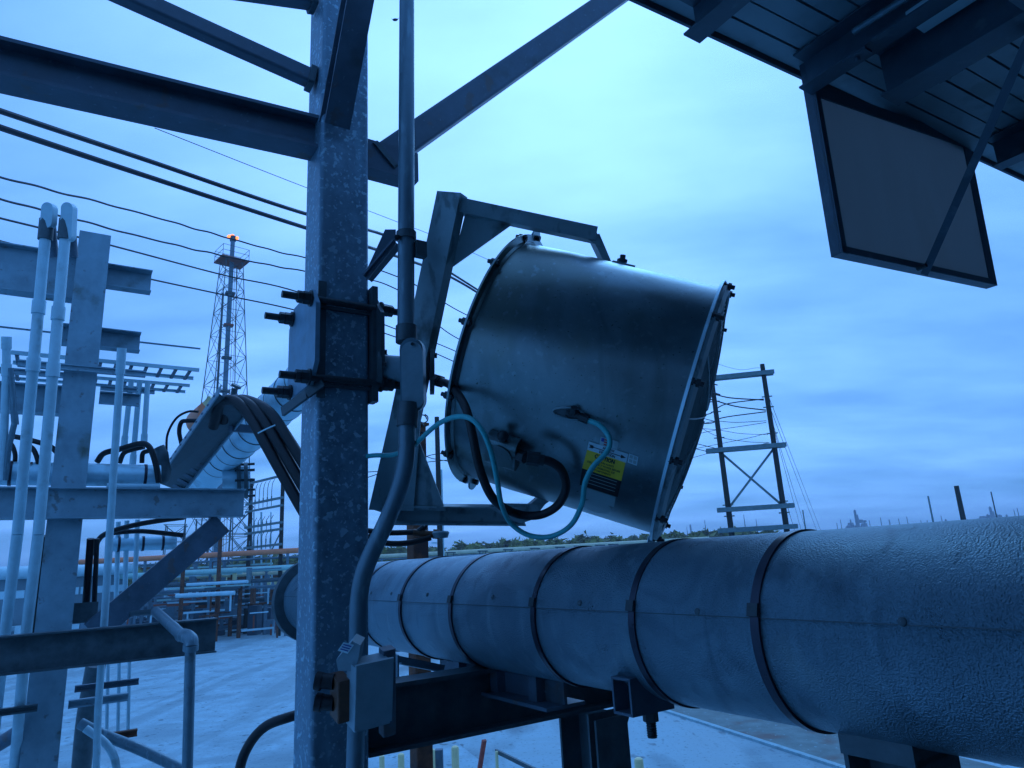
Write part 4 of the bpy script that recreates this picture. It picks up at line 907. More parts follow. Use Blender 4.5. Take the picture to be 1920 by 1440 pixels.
m = MB(); m.sweep([P(298, 838, 6.6), P(303, 850, 6.6), P(306, 880, 6.6), P(302, 905, 6.6)], [.05, .06, .07, .05], 12, 4); one('pipe_valve', m, M['dark'], 'dark bulky valve body at the foot of the sloping cable ladder', 'valve')
# big sloping insulated pipe
a_, b_ = P(398, 876, 8.2), P(620, 672, 5.6); d = (b_ - a_).normalized()
t = thing('sloping_insulated_pipe', 'wide spirally banded insulated pipe sloping up to the right behind the spangled column', 'pipe', a_)
Rb = .185
L_ = (b_ - a_).length; k = 13
for i in range(k):
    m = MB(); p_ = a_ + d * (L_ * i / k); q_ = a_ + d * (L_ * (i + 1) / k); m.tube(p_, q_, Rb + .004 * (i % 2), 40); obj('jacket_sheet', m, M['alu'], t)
    m = MB(); m.lathe(q_, d, [(-.006, Rb), (-.006, Rb + .006), (.006, Rb + .006), (.006, Rb)], 40, closed=True); obj('pipe_band', m, M['dark'], t)
m = MB(); m.sweep([P(418, 866, 8.05), P(396, 880, 8.2), P(388, 892, 8.35), P(372, 898, 8.9)], .19, 32, 5); obj('elbow', m, M['alu'], t)
t = thing('flanged_stub', 'short pale pipe stub with dark bolted flange on the long lit I-beam end', 'pipe', P(445, 905, 7.9))
a_, b_ = P(418, 902, 7.8), P(468, 899, 7.9); d = (b_ - a_).normalized()
m = MB(); m.tube(a_, b_, .16, 32); obj('pipe_wall', m, M['alu'], t)
for x in (445, 458):
    o = P(x, 901, 7.86); m = MB(); m.tube(o, o + d * .04, .205, 32); obj('flange', m, M['dark'], t)
for k in range(10):
    an = k * .628; x_ = d.orthogonal().normalized(); y_ = d.cross(x_); o = P(450, 901, 7.86) + (x_ * math.cos(an) + y_ * math.sin(an)) * .19
    m = MB(); m.tube(o - d * .05, o + d * .16, .013, 8); obj('stud_bolt', m, M['bolt'], t)
# sloping ladder tray and fat cables
a_, b_ = P(318, 912, 7.4), P(438, 752, 5.9); d = (b_ - a_).normalized(); s_ = d.cross(F_).normalized()
if s_.x > 0: s_ = -s_
t = thing('sloping_cable_ladder', 'dark cable ladder sloping up to the right beside the wide insulated pipe', 'cable tray', a_)
wv = (F_ * .75 - s_ * .66).normalized(); nn = d.cross(wv).normalized()
for sg in (-1, 1):
    m = MB(); m.bar(a_ + wv * sg * .17, b_ + wv * sg * .17, .012, .12, up=nn); obj('side_rail', m, M['beamgalv'], t)
for i in range(12):
    o = a_ + d * ((b_ - a_).length * (i + .5) / 12); m = MB(); m.bar(o - wv * .17, o + wv * .17, .07, .015, up=nn); obj('rung', m, M['beam'], t)
m = MB(); m.plate([a_ - wv * .165 + nn * -.03, b_ - wv * .165 + nn * -.03, b_ + wv * .165 + nn * -.03, a_ + wv * .165 + nn * .01], nn * .006); obj('tray_cover', m, M['dark'], t)
for i in range(3):
    m = MB(); m.sweep([P(400 + i * 18, 800 - i * 10, 6.1 + .05 * i), P(414 + i * 16, 757 - i * 3, 5.95 + .05 * i), P(440 + i * 17, 752 + i * 1, 5.8 + .04 * i), P(472 + i * 17, 786 - i * 6, 5.7), P(500 + i * 18, 836 - i * 10, 5.6), P(548 + i * 18, 922 - i * 14, 5.5), P(610 + i * 18, 1030 - i * 14, 5.4)], .045, 14, 7)
    one('fat_cable', m, M['rubber'], ['lowest thick black cable bending over the sloping ladder down behind the column', 'middle thick black cable bending over the sloping ladder', 'uppermost thick black cable bending over the sloping ladder beside the insulated pipe'][i], 'cable', 'thick cables over the sloping ladder')
m = MB(); m.sweep([P(484, 812, 5.45), P(500, 804, 5.42), P(516, 797, 5.45)], .006, 8, 3); one('cable_tie', m, M['white'], 'white tie round the thick black cables', 'cable tie')
m = MB(); m.bar(P(432, 802, 6.2), P(490, 806, 6.5), .05, .07); one('tray_bracket', m, M['beam'], 'flat steel bracket between the sloping ladder and the insulated pipe', 'bracket')
a_ = P(372, 792, 7.6); d = (P(392, 776, 7.3) - a_).normalized()
t = thing('orange_drum', 'orange rounded vessel end behind the top of the sloping cable ladder', 'vessel', a_)
m = MB(); m.lathe(a_ - d * .12, d, [(0, .001), (.02, .07), (.07, .115), (.14, .135), (.6, .135), (.6, .001)], 28); obj('vessel_shell', m, M['orange'], t)
m = MB(); m.rbar(P(390, 762, 6.9), P(402, 748, 6.9), .11, .09, .02); one('yellow_box', m, M['yellow'], 'small yellow housing at the top end of the sloping cable ladder', 'housing')
m = MB(); m.tube(P(438, 745, 6.6), P(440, 728, 6.6), .03, 10); m.tube(P(442, 726, 6.6), P(444, 722, 6.6), .05, 10); one('small_beacon', m, M['dark'], 'small dark beacon above the thick black cables', 'beacon')
# ================================================================== OVERHEAD LINES
def wire(name, label, pts, r, gr=None, wav=0.0):
    pp_ = [P(x, y, z) for x, y, z in pts]
    if wav:
        c_ = curve(pp_, 14); pp_ = [p + UP * wav * math.sin(i * 1.15) * (.6 + .4 * math.sin(i * .37)) for i, p in enumerate(c_)]
        m = MB(); m.sweep(pp_, r, 6, 2)
    else: m = MB(); m.sweep(pp_, r, 6, 8)
    return one(name, m, M['wire'], label, 'cable', gr)
wire('thick_line', 'upper of the two thick black lines crossing behind the spangled column', [(-40, 193, 7), (0, 208, 7.3), (280, 302, 9.4), (560, 397, 12), (742, 449, 16), (846, 512, 20), (930, 566, 24), (1000, 615, 28), (1345, 722, 38)], .033, 'two thick black lines')
wire('thick_line', 'lower of the two thick black lines crossing behind the spangled column', [(-40, 223, 7), (0, 239, 7.3), (280, 332, 9.4), (560, 423, 12), (742, 480, 16), (846, 520, 20), (930, 572, 24), (1000, 625, 28), (1350, 740, 38)], .035, 'two thick black lines')
g4 = 'four thin wires crossing in front of the flare tower'
wire('thin_wire', 'topmost thin wavy wire passing the tip of the flare tower', [(-40, 320, 11), (0, 332, 11.5), (250, 396, 15), (420, 444, 18), (560, 481, 20), (742, 517, 24), (895, 600, 30), (1120, 690, 35), (1340, 742, 38.6)], .022, g4, .016)
wire('thin_wire', 'second thin wavy wire crossing just under the tip of the flare tower', [(-40, 361, 11), (0, 373, 11.5), (250, 440, 15), (420, 480, 18), (560, 507, 20), (742, 541, 24), (868, 640, 30), (1100, 730, 35), (1340, 790, 38.6)], .022, g4, .016)
wire('thin_wire', 'third thin wire crossing the upper lattice of the flare tower', [(-40, 397, 11), (0, 409, 11.5), (200, 458, 14), (420, 516, 18), (560, 548, 20), (742, 617, 24), (868, 665, 30), (1100, 780, 35), (1340, 840, 38.6)], .021, g4)
wire('thin_wire', 'lowest thin wire crossing the lattice of the flare tower', [(-40, 444, 11), (0, 452, 11.5), (200, 505, 14), (420, 553, 18), (560, 583, 20), (742, 632, 24), (900, 700, 30), (1100, 790, 35), (1340, 850, 38.6)], .021, g4)
wire('shield_wire', 'faint hair-thin wire high above, ending at the top of the right pole frame', [(290, 240, 16), (562, 347, 20), (742, 415, 24), (900, 480, 28), (1340, 680, 38.6), (1428, 690, 39)], .010)
# ================================================================== POLE FRAMES
def pole(name, label, x, ytop, dist, r, cat='pole', gr=None, m_='wood', top=None):
    p = P(x, ytop, dist); t = thing(name, label, cat, Vector((p.x, p.y, 0)), gr)
    m = MB(); m.tube(Vector((p.x, p.y, 0)), p, r * 1.15, 14, r2=r * .85); obj('shaft', m, M[m_], t); return t, p
# right H-frame
t, pR_ = pole('timber_pole_frame', 'dark timber H-frame with four cross-arms and X-bracing right of the drum fan', 1429, 683, 39, .15, 'pole frame')
pL_ = P(1333, 700, 39.5); hf = pR_.z
m = MB(); m.tube(Vector((pL_.x, pL_.y, 0)), Vector((pL_.x, pL_.y, hf - .1)), .17, 14, r2=.13); obj('shaft', m, M['wood'], t)
hd = Vector((pR_.x - pL_.x, pR_.y - pL_.y, 0)); hl = hd.length; hd.normalize(); hn = Vector((-hd.y, hd.x, 0))
def zat(y): v = V(1450, y); return CAM.z + v.z * ((pR_ - CAM).dot(F_) / 1.0)
def arm(y0, ext0, ext1, mt='grayzed', w=.10, h=.24):
    # y0 = pixel row where the arm meets the right pole
    xs = 1429 + (y0 - 683) * .140; v = V(xs, y0); hd_ = Vector((pR_.x, pR_.y, 0)); k_ = (hd_ - Vector((CAM.x, CAM.y, 0))).length / Vector((v.x, v.y, 0)).length; z = CAM.z + v.z * k_
    for sg in (-1, 1):
        m = MB(); m.bar(Vector((pL_.x, pL_.y, z)) - hd * ext0 + hn * sg * .2, Vector((pR_.x, pR_.y, z)) + hd * ext1 + hn * sg * .2, w, h); obj('cross_arm', m, M[mt], t)
    return z
z1 = arm(700, .5, .55); z2 = arm(836, .8, .6); z3 = arm(949, .6, .55); z4 = arm(988, .7, .55)
bl = lambda s_, z: Vector((pL_.x, pL_.y, z)) if s_ == 0 else Vector((pR_.x, pR_.y, z))
for s0 in (0, 1):
    m = MB(); m.bar(bl(s0, z2 - .1) + hn * (.26 - .1 * s0), bl(1 - s0, z3 + .05) + hn * (.26 - .1 * s0), .05, .12); obj('cross_brace', m, M['grayzed'], t)
    m = MB(); m.bar(bl(s0, z4 - .1) + hn * .2, (bl(0, z4 - 2.6) + bl(1, z4 - 2.6)) / 2 + hn * .2, .05, .10); obj('cross_brace', m, M['grayzed'], t)
for s0 in (0, 1):
    for z in (z1 - 1.35, z1 - 1.95, z2 + .7, z3 + .25, z3 - .35):
        m = MB(); m.tube(bl(s0, z) - hd * .28, bl(s0, z) + hd * .28, .035, 8); obj('insulator', m, M['grayzed'], t)
def dropwire(label, pts, r, gr): wire('jumper_wire', label, pts, r, gr)
WN = ['first', 'second', 'third', 'fourth', 'fifth', 'sixth', 'seventh', 'eighth', 'ninth', 'tenth']
jg = 'slack wires strung between the two poles of the right frame'
for i, (pts, r) in enumerate((
    ([(1300, 733, 39.4), (1334, 738, 39.4), (1370, 746, 39.2), (1432, 750, 39)], .035), ([(1300, 742, 39.4), (1337, 750, 39.4), (1380, 762, 39.2), (1436, 769, 39)], .035),
    ([(1300, 775, 39.4), (1330, 776, 39.4), (1360, 758, 39.2), (1432, 748, 39)], .03), ([(1300, 794, 39.4), (1335, 793, 39.4), (1356, 783, 39.2), (1436, 772, 39)], .03),
    ([(1295, 800, 39.4), (1340, 790, 39.4), (1380, 792, 39.2), (1437, 789, 39)], .016), ([(1300, 815, 39.4), (1345, 806, 39.4), (1385, 800, 39.2), (1437, 792, 39)], .016),
    ([(1295, 802, 39.4), (1345, 806, 39.4), (1390, 813, 39.2), (1440, 815, 39)], .014), ([(1290, 844, 39.4), (1345, 833, 39.4), (1400, 822, 39.2), (1440, 812, 39)], .014),
    ([(1285, 862, 39.4), (1345, 846, 39.4), (1400, 838, 39.2), (1443, 830, 39)], .014), ([(1295, 790, 39.4), (1345, 818, 39.4), (1400, 828, 39.2), (1443, 830, 39)], .014))):
    dropwire(('upper ' if i < 4 else 'lower ') + 'slack line number ' + str(i + 1) + ' between the poles of the right timber frame', pts, r, jg)
for o in list(bpy.data.objects):
    if o.name.startswith('jumper_wire'):
        o['label'] = WN.pop(0) + ' slack wire from the top between the two poles of the right timber frame'
gg = 'guy wires falling right from the right timber frame'
for i, (a0, b0) in enumerate((((1443, 748), (1556, 1010)), ((1446, 770), (1548, 1010)), ((1448, 790), (1522, 1010)), ((1450, 800), (1510, 1010)), ((1474, 942), (1500, 1010)))):
    m = MB(); m.tube(P(*a0, 39), G(b0[0] + 14, b0[1] + 65), .016, 6); one('guy_wire', m, M['wire'], ['outermost', 'second', 'third', 'fourth', 'innermost'][i] + ' of five thin guy wires fanning down right from the right timber frame', 'wire', gg)
# left H-frame
t, lp = pole('timber_pole_frame', 'distant timber pole frame with rows of cross-arms and hanging loops, left of the spangled column', 472, 897, 64, .19, 'pole frame')
rp_ = P(531, 884, 60); m = MB(); m.tube(Vector((rp_.x, rp_.y, 0)), rp_, .19, 14, r2=.16); obj('shaft', m, M['wood'], t)
hd = Vector((rp_.x - lp.x, rp_.y - lp.y, 0)); hl = hd.length; hd.normalize(); hn = Vector((-hd.y, hd.x, 0))
def zpole(x, y, p): v = V(x, y); return CAM.z + v.z * (Vector((p.x, p.y, 0)).length / Vector((v.x, v.y, 0)).length)
armz = []
for yl, yr_, w in ((906, 894, .2), (944, 936, .2), (957, 951, .18), (988, 981, .2), (1000, 993, .2), (1026, 1022, .2)):
    zl, zr_ = zpole(471, yl, lp), zpole(531, yr_, rp_); armz.append((zl + zr_) / 2); zz = (zl + zr_) / 2
    m = MB(); m.bar(Vector((lp.x, lp.y, zz)) - hd * (.45 if yl > 920 else 0) - hn * .25, Vector((rp_.x, rp_.y, zz)) + hd * .6 - hn * .25, .12, w); obj('cross_arm', m, M['grayzed'], t)
for ri, (zt0, zb0) in enumerate(((armz[0] - .2, armz[1]), (armz[2] - .7, armz[3]), (armz[4], armz[5] + .3))):
    for i in range(6):
        u = hl * (.12 + .13 * i); o = Vector((lp.x, lp.y, 0)) + hd * u - hn * .3
        m = MB(); m.sweep([o + UP * zt0 + hd * .45, o + UP * (zt0 - .25) + hd * .15, o + UP * ((zt0 + zb0) / 2), o + UP * (zb0 - .55)], .028, 6, 4); obj('hanging_loop', m, M['wire'], t)
        m = MB(); m.tube(o + UP * (zb0 - .1), o + UP * (zb0 + .3), .06, 8); obj('insulator', m, M['grayzed'], t)
for i, (x0, y0, x1, y1, r) in enumerate(((476, 1070, 476, 1110, .07), (490, 1060, 490, 1140, .09), (508, 1060, 509, 1090, .06))):
    m = MB(); b0 = lp + (rp_ - lp) * ((x0 - 471) / 60); v0 = P(x0, y0, 63); v1 = P(490, 1146, 63); vtop = P(x0, 960, 63)
    m.sweep([vtop, v0, P(x1, y1, 63), v1], r, 8, 4); obj('riser_conduit', m, M['white'], t)
m = MB(); m.tube(P(525, 1000, 62), P(488, 1075, 63), .06, 8); obj('pole_brace', m, M['grayzed'], t)
m = MB(); p_ = G(490, 1166); m.rbar(p_, p_ + UP * 1.1, .8, .8, .05); one('red_base_box', m, M['brick_red'], 'faded red base block at the foot of the white risers by the distant pole frame', 'box')
# other poles
t, p_ = pole('mid_pole', 'thin dark pole with a white conduit strapped to it, behind the yoke gusset', 819, 782, 30, .12)
p_0 = Vector((p_.x, p_.y, 0)); m = MB(); m.tube(p_0 + R_ * .14 - F_ * .1, P(828, 880, 30) * 1 - F_ * .1, .04, 8); obj('strapped_conduit', m, M['white'], t)
for y in (928, 1018):
    z = zpole(825, y, p_); m = MB(); m.bar(Vector((p_.x, p_.y, z)) - R_ * .35, Vector((p_.x, p_.y, z)) + R_ * .15, .05, .06); obj('strap_arm', m, M['white'], t)
for i, pts in enumerate(([(690, 885, 28), (742, 880, 29), (805, 854, 30), (845, 850, 31)], [(690, 895, 28), (760, 872, 29), (805, 866, 30), (845, 862, 31)], [(780, 842, 29), (805, 858, 30), (840, 865, 31), (900, 880, 33)])):
    wire('branch_wire', ('uppermost', 'middle', 'lowest')[i] + ' thin wire meeting the thin dark pole behind the yoke gusset', pts, .018)
p_ = P(779, 800, 5.4); t = thing('rusty_post', 'rust brown square post rising behind the insulated pipe and the conduit bend', 'post', Vector((p_.x, p_.y, 0)))
m = MB(); m.rbar(Vector((p_.x, p_.y, 0)), p_, .125, .125, .01, up=bdir); obj('shaft', m, M['rust'], t)
m = MB(); m.box(p_ + UP * .01, .16, .16, .02); obj('cap_plate', m, M['rust'], t)
for k, (x, y, r) in enumerate(((792, 786, .032), (790, 800, .02), (791, 815, .018))):
    m = MB(); c_ = P(x, y, 5.3); m.sweep([c_ + R_ * r * math.cos(a_ * .7) + U_ * r * math.sin(a_ * .7) + F_ * .01 * a_ for a_ in range(12)], .005, 6, 2); obj('wire_coil', m, M['wire'], t)
t, _ = pole('far_pole', 'single dark purple leaning-looking pole on the horizon at the far right', 1793, 911, 70, .26)
t, _ = pole('far_pole', 'thin grey pole on the horizon left of the single dark purple pole', 1740, 930, 110, .15, m_='grayzed')
t, _ = pole('far_pole', 'tall thin mast at the far right behind the plant towers', 1858, 922, 150, .15, m_='tower')
t, _ = pole('far_pole', 'short thin pole on the horizon below the guy wires', 1505, 956, 120, .12, m_='grayzed')
# ================================================================== FLARE TOWER
FD = 118.0
f0 = P(434, 500, FD); fx, fy = f0.x, f0.y; fb = Vector((fx, fy, 0))
fdir = Vector((fx, fy, 0)).normalized(); fr_ = Vector((fdir.y, -fdir.x, 0))
def zf(y): return zpole(434 - (y - 440) * .035, y, f0)
ztip, zplat, zlat = zf(443), zf(492), zf(492)
ft = thing('flare_tower', 'tall lattice flare tower with a red railed platform and a small flame at its tip', 'tower', fb)
yaw = math.radians(20); ca, sa_ = math.cos(yaw), math.sin(yaw)
tx, ty = fr_ * ca + fdir * sa_, fdir * ca - fr_ * sa_
def corner(i, z):
    f = z / zplat; hw = 4.4 * (1 - f) + 1.4 * f
    s1, s2 = ((-1, -1), (1, -1), (1, 1), (-1, 1))[i]; return fb + tx * s1 * hw + ty * s2 * hw + UP * z
for i in range(4):
    m = MB(); m.tube(corner(i, 0), corner(i, zplat), .10, 8, r2=.07); obj('tower_leg', m, M['tower'], ft)
nl = 13
for k in range(nl):
    # panels get shorter towards the top
    za = zplat * (1 - (1 - k / nl) ** 1.25); zb_ = zplat * (1 - (1 - (k + 1) / nl) ** 1.25)
    for i in range(4):
        j_ = (i + 1) % 4
        for (p, q) in ((corner(i, za), corner(j_, zb_)), (corner(j_, za), corner(i, zb_)), (corner(i, zb_), corner(j_, zb_))):
            m = MB(); m.tube(p, q, .045, 5); obj('lattice_brace', m, M['tower'], ft)
m = MB(); m.tube(fb, fb + UP * (ztip - .8), .42, 16, r2=.36); obj('flare_stack', m, M['steelfar'], ft)
m = MB(); m.tube(fb - fr_ * 1.3 + UP * .5, fb - fr_ * 1.1 + UP * zplat * .9, .18, 10); obj('riser_pipe', m, M['tower'], ft)
for sg in (-1, 1):
    m = MB(); m.tube(fb + fr_ * (1.2 + .2 * sg), fb + fr_ * (.75 + .2 * sg) + UP * zplat, .04, 6); obj('ladder_rail', m, M['towerred'], ft)
for k in range(9):
    z = zplat * (k + 1) / 10; m = MB(); m.box(fb + UP * z, 1.5, 1.1, .35); obj('guide_collar', m, M['towerred'] if k % 3 == 1 else M['tower'], ft)
m = MB(); m.box(fb + UP * (zplat + .1), 4.6, 4.0, .25, X=tx, Y=ty); obj('platform_floor', m, M['towerred'], ft)
for i in range(4):
    a_, b_ = [(-2.2, -1.9), (2.2, -1.9), (2.2, 1.9), (-2.2, 1.9)][i], [(-2.2, -1.9), (2.2, -1.9), (2.2, 1.9), (-2.2, 1.9)][(i + 1) % 4]
    pa_, pb_ = fb + tx * a_[0] + ty * a_[1] + UP * zplat, fb + tx * b_[0] + ty * b_[1] + UP * zplat
    for hgt_ in (1.2, 2.2):
        m = MB(); m.tube(pa_ + UP * hgt_, pb_ + UP * hgt_, .04, 6); obj('guard_rail', m, M['tower'], ft)
    m = MB(); m.tube(pa_, pa_ + UP * 2.2, .045, 6); obj('rail_post', m, M['tower'], ft)
m = MB(); m.tube(fb + UP * (ztip - .9), fb + UP * ztip, .5, 14); obj('flare_tip', m, M['dark'], ft)
M['flame'] = mat('flame', (1, .35, .1), .6, emit=((1, .26, .06), 2.2))
m = MB(); m.ball(fb + UP * (ztip - .1) - fr_ * .6, .38, 10, 1, 1, .8); m.ball(fb + UP * (ztip - .2) + fr_ * .65, .32, 10); m.ball(fb + UP * (ztip + .2) - fr_ * .1, .28, 10, 1.3, 1, .7); one('flame', m, M['flame'], 'small orange flame burning at the tip of the flare tower', 'flame')
# second lower lattice (base structure seen under the long beam)
for i, (x, ytop, D_, hw) in enumerate(((455, 905, 95, 1.6), (330, 985, 120, 2.0), (385, 975, 130, 2.0))):
    p_ = P(x, ytop, D_); z0 = p_.z; o = Vector((p_.x, p_.y, 0)); t = thing('lattice_mast', ['lattice mast immediately left of the distant timber pole frame', 'low lattice mast behind the diagonal rack brace', 'second low lattice mast behind the orange pipe'][i], 'mast', o)
    for s1 in (-1, 1):
        for s2 in (-1, 1):
            m = MB(); m.tube(o + R_ * s1 * hw + fdir * s2 * hw, o + R_ * s1 * hw * .8 + fdir * s2 * hw + UP * z0, .09, 6); obj('mast_leg', m, M['tower'], t)
    for k in range(5):
        for s2 in (-1, 1):
            za, zb_ = z0 * k / 5, z0 * (k + 1) / 5
            for s1 in (-1, 1):
                m = MB(); m.tube(o + R_ * s1 * hw + fdir * s2 * hw + UP * za, o - R_ * s1 * hw + fdir * s2 * hw + UP * zb_, .05, 5); obj('mast_brace', m, M['tower'], t)
            m = MB(); m.tube(o + R_ * hw + fdir * s2 * hw + UP * zb_, o - R_ * hw + fdir * s2 * hw + UP * zb_, .05, 5); obj('mast_brace', m, M['tower'], t)
# ================================================================== PIPE RACK IN THE YARD
def gy(x, D_): p = P(x, 1075, D_); return Vector((p.x, p.y, 0))
def longpipe(name, label, x0, y0, x1, y1, Z, r, m_, posts=(), cat='pipe', gr=None):
    a_ = P(x0, y0, Z); b_ = P(x1, y1, Z); b_.z = a_.z = (a_.z + b_.z) / 2
    t = thing(name, label, cat, (a_ + b_) / 2, gr); m = MB(); m.tube(a_, b_, r, 14); obj('pipe_wall', m, M[m_], t)
    for f in posts:
        o = a_.lerp(b_, f); m = MB(); m.tube(Vector((o.x, o.y, 0)), o - UP * r, r * .55, 8); obj('support_leg', m, M['steelfar'], t)
    return t
longpipe('yard_pipe', 'long orange pipe crossing the yard above the pale green pipe', 150, 1049, 560, 1037, 58, .22, 'orange', (.3, .6, .95))
longpipe('yard_pipe', 'long pale green pipe crossing the yard below the orange one', 225, 1076, 560, 1068, 57, .22, 'palegreen', (.1, .55,))
longpipe('yard_pipe', 'thin grey pipe just under the orange pipe in the yard', 200, 1057, 560, 1050, 59, .09, 'steelfar')
longpipe('yard_pipe', 'pale pipe at mid height in the yard rack behind the cabinets', 250, 1082, 560, 1078, 60, .15, 'palepipe')
longpipe('yard_pipe', 'dark blue-grey pipe in the middle of the yard rack', 250, 1097, 560, 1089, 56, .16, 'dark')
longpipe('yard_pipe', 'pale thin pipe with risen left end in the yard rack', 350, 1097, 465, 1090, 54, .12, 'white')
longpipe('yard_pipe', 'white pipe ending in mid yard just above the fence', 330, 1118, 440, 1111, 53, .16, 'white')
longpipe('yard_pipe', 'grey pipe low in the yard rack', 300, 1106, 560, 1101, 58, .12, 'steelfar')
longpipe('yard_pipe', 'dark low pipe near the ground of the yard rack', 340, 1128, 560, 1124, 60, .2, 'dark')
longpipe('yard_pipe', 'rust-streaked thin pipe near the ground of the yard rack', 340, 1138, 560, 1133, 62, .1, 'rust')
longpipe('boundary_pipe', 'long pale yellow pipe running level across the trees behind the drum fan', 690, 1043, 1330, 1011, 72, .19, 'palepipe', (.04, .33, .62, .9))
longpipe('boundary_pipe', 'thinner grey line directly under the long pale yellow pipe', 690, 1049, 1330, 1017, 73, .06, 'steelfar')
# flood lights on the long pipe
L0 = None
for i, x in enumerate((845, 905, 953, 1003, 1050, 1085, 1125, 1150, 1240, 1270)):
    y = 1037 - (x - 690) * .05 + 3; o = P(x, y + 4, 68)
    if i == 0:
        lt = thing('yard_light', 'first hooded yard light from the left under the long pale yellow pipe', 'light', o, 'hooded yard lights under the pale yellow pipe')
        m = MB(); m.bar(o - R_ * .5, o + R_ * .5, .3, .12); obj('hood', m, M['dark'], lt)
        m = MB(); m.tube(o - R_ * .3 - UP * .35, o - R_ * .3, .05, 6); m.tube(o + R_ * .3 - UP * .35, o + R_ * .3, .05, 6); obj('lamp_stem', m, M['dark'], lt); l0 = o
    else: copy_tree(lt, o - l0, ['', 'second', 'third', 'fourth', 'fifth', 'sixth', 'seventh', 'eighth', 'ninth', 'last'][i] + ' hooded yard light from the left under the long pale yellow pipe')
# rack frame
rk = thing('yard_rack', 'crowded steel pipe rack frame in the yard with brown posts and cross-beams', 'pipe rack', gy(420, 58))
for x, D_, yt, m_ in ((343, 56, 1068, 'rust'), (366, 60, 1052, 'steelfar'), (395, 60, 1052, 'rust'), (420, 62, 1050, 'steelfar'), (436, 60, 1070, 'rust'), (452, 58, 1090, 'rust'), (500, 60, 1060, 'steelfar'), (285, 62, 1060, 'steelfar'), (410, 56, 1000, 'rust')):
    o = gy(x, D_); p_ = P(x, yt, D_); m = MB(); m.bar(o, Vector((o.x, o.y, p_.z)), .28, .28, up=adir); obj('rack_post', m, M[m_], rk)
rr_ = random.Random(4)
for i in range(44):
    y = 1058 + rr_.random() * 85; x0 = 250 + rr_.random() * 230; x1 = x0 + 25 + rr_.random() * 130; D_ = 55 + rr_.random() * 14
    a_ = P(x0, y, D_); b_ = P(min(x1, 560), y - (x1 - x0) * .03, D_); b_.z = a_.z
    m = MB(); m.bar(a_, b_, .12, .06 + .14 * rr_.random()); obj('rack_member', m, M[rr_.choice(['steelfar', 'steelfar', 'white', 'rust', 'dark', 'palegreen', 'towerred', 'grayzed'])], rk)
for i in range(40):
    x0 = 345 + rr_.random() * 195; y0 = 1088 + rr_.random() * 45; D_ = 55 + rr_.random() * 12; o = P(x0, y0, D_)
    m = MB(); m.rbar(o, o + UP * (.3 + 1.0 * rr_.random()), .15 + .35 * rr_.random(), .3, .03); obj('rack_fitting', m, M[rr_.choice(['steelfar', 'dark', 'rust', 'white', 'farplant', 'grayzed', 'yellow', 'dark'])], rk)
clut = MB(); rc_ = random.Random(9)
for i in range(420):
    x0 = 215 + rc_.random() * 340; D_ = 60 + rc_.random() * 50; o = gy(x0, D_); z = rc_.random() ** 1.2 * 3.6 + .2
    if rc_.random() < .5: clut.bar(o + UP * z, o + UP * z + adir * rc_.uniform(1, 7), .12, rc_.uniform(.08, .3))
    elif rc_.random() < .5: clut.bar(o, o + UP * z, .2, .2, up=adir)
    else: clut.rbar(o + UP * max(0, z - 1.2), o + UP * (z + .1), rc_.uniform(.4, 1.6), .8, .05)
obj('rack_clutter', clut, M['steelfar'], rk, kind='stuff')
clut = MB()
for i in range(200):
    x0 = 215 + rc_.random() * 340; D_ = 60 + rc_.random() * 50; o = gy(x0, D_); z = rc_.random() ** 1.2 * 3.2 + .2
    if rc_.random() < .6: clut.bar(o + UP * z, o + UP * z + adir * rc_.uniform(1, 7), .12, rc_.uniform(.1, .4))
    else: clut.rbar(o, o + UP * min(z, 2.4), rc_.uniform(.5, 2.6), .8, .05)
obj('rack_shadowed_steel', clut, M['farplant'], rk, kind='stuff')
for mm_, nm_, cnt in (('white', 'rack_pale_fittings', 90), ('rust', 'rack_rusty_fittings', 60), ('towerred', 'rack_red_fittings', 35)):
    clut = MB()
    for i in range(cnt):
        x0 = 215 + rc_.random() * 340; D_ = 54 + rc_.random() * 30; o = gy(x0, D_); z = rc_.random() * 3.6 + .2
        if rc_.random() < .6: clut.bar(o + UP * z, o + UP * z + adir * rc_.uniform(.6, 4), .1, rc_.uniform(.05, .16))
        else: clut.bar(o + UP * max(0, z - 1.3), o + UP * z, .12, .12, up=adir)
    obj(nm_, clut, M[mm_], rk, kind='stuff')
# cabinets
for i, (x0, x1, y0, y1, D_, m_, l) in enumerate(((308, 337, 1092, 1154, 50, 'white', 'tall pale equipment cabinet left of the brown rack post'), (262, 308, 1106, 1152, 51, 'steelfar', 'grey ribbed container beside the tall pale cabinet'))):
    g_ = P((x0 + x1) / 2, y1, D_); gz = H((x0 + x1) / 2, y1 + 3, .0); D_ = dep(gz); w = px(x1 - x0, D_); h = px(y1 - y0, D_)
    t = thing('equipment_cabinet', l, 'cabinet', gz); m = MB(); m.box(gz + UP * h / 2, w, 2.2, h, X=adir, Y=bdir); obj('cabinet_body', m, M[m_], t)
    for k in range(6):
        o = gz - bdir * 1.11 + adir * w * ((k + .5) / 6 - .5) + UP * h * .5; m = MB(); m.box(o, .06, .05, h * .9); obj('door_rib', m, M[m_], t)
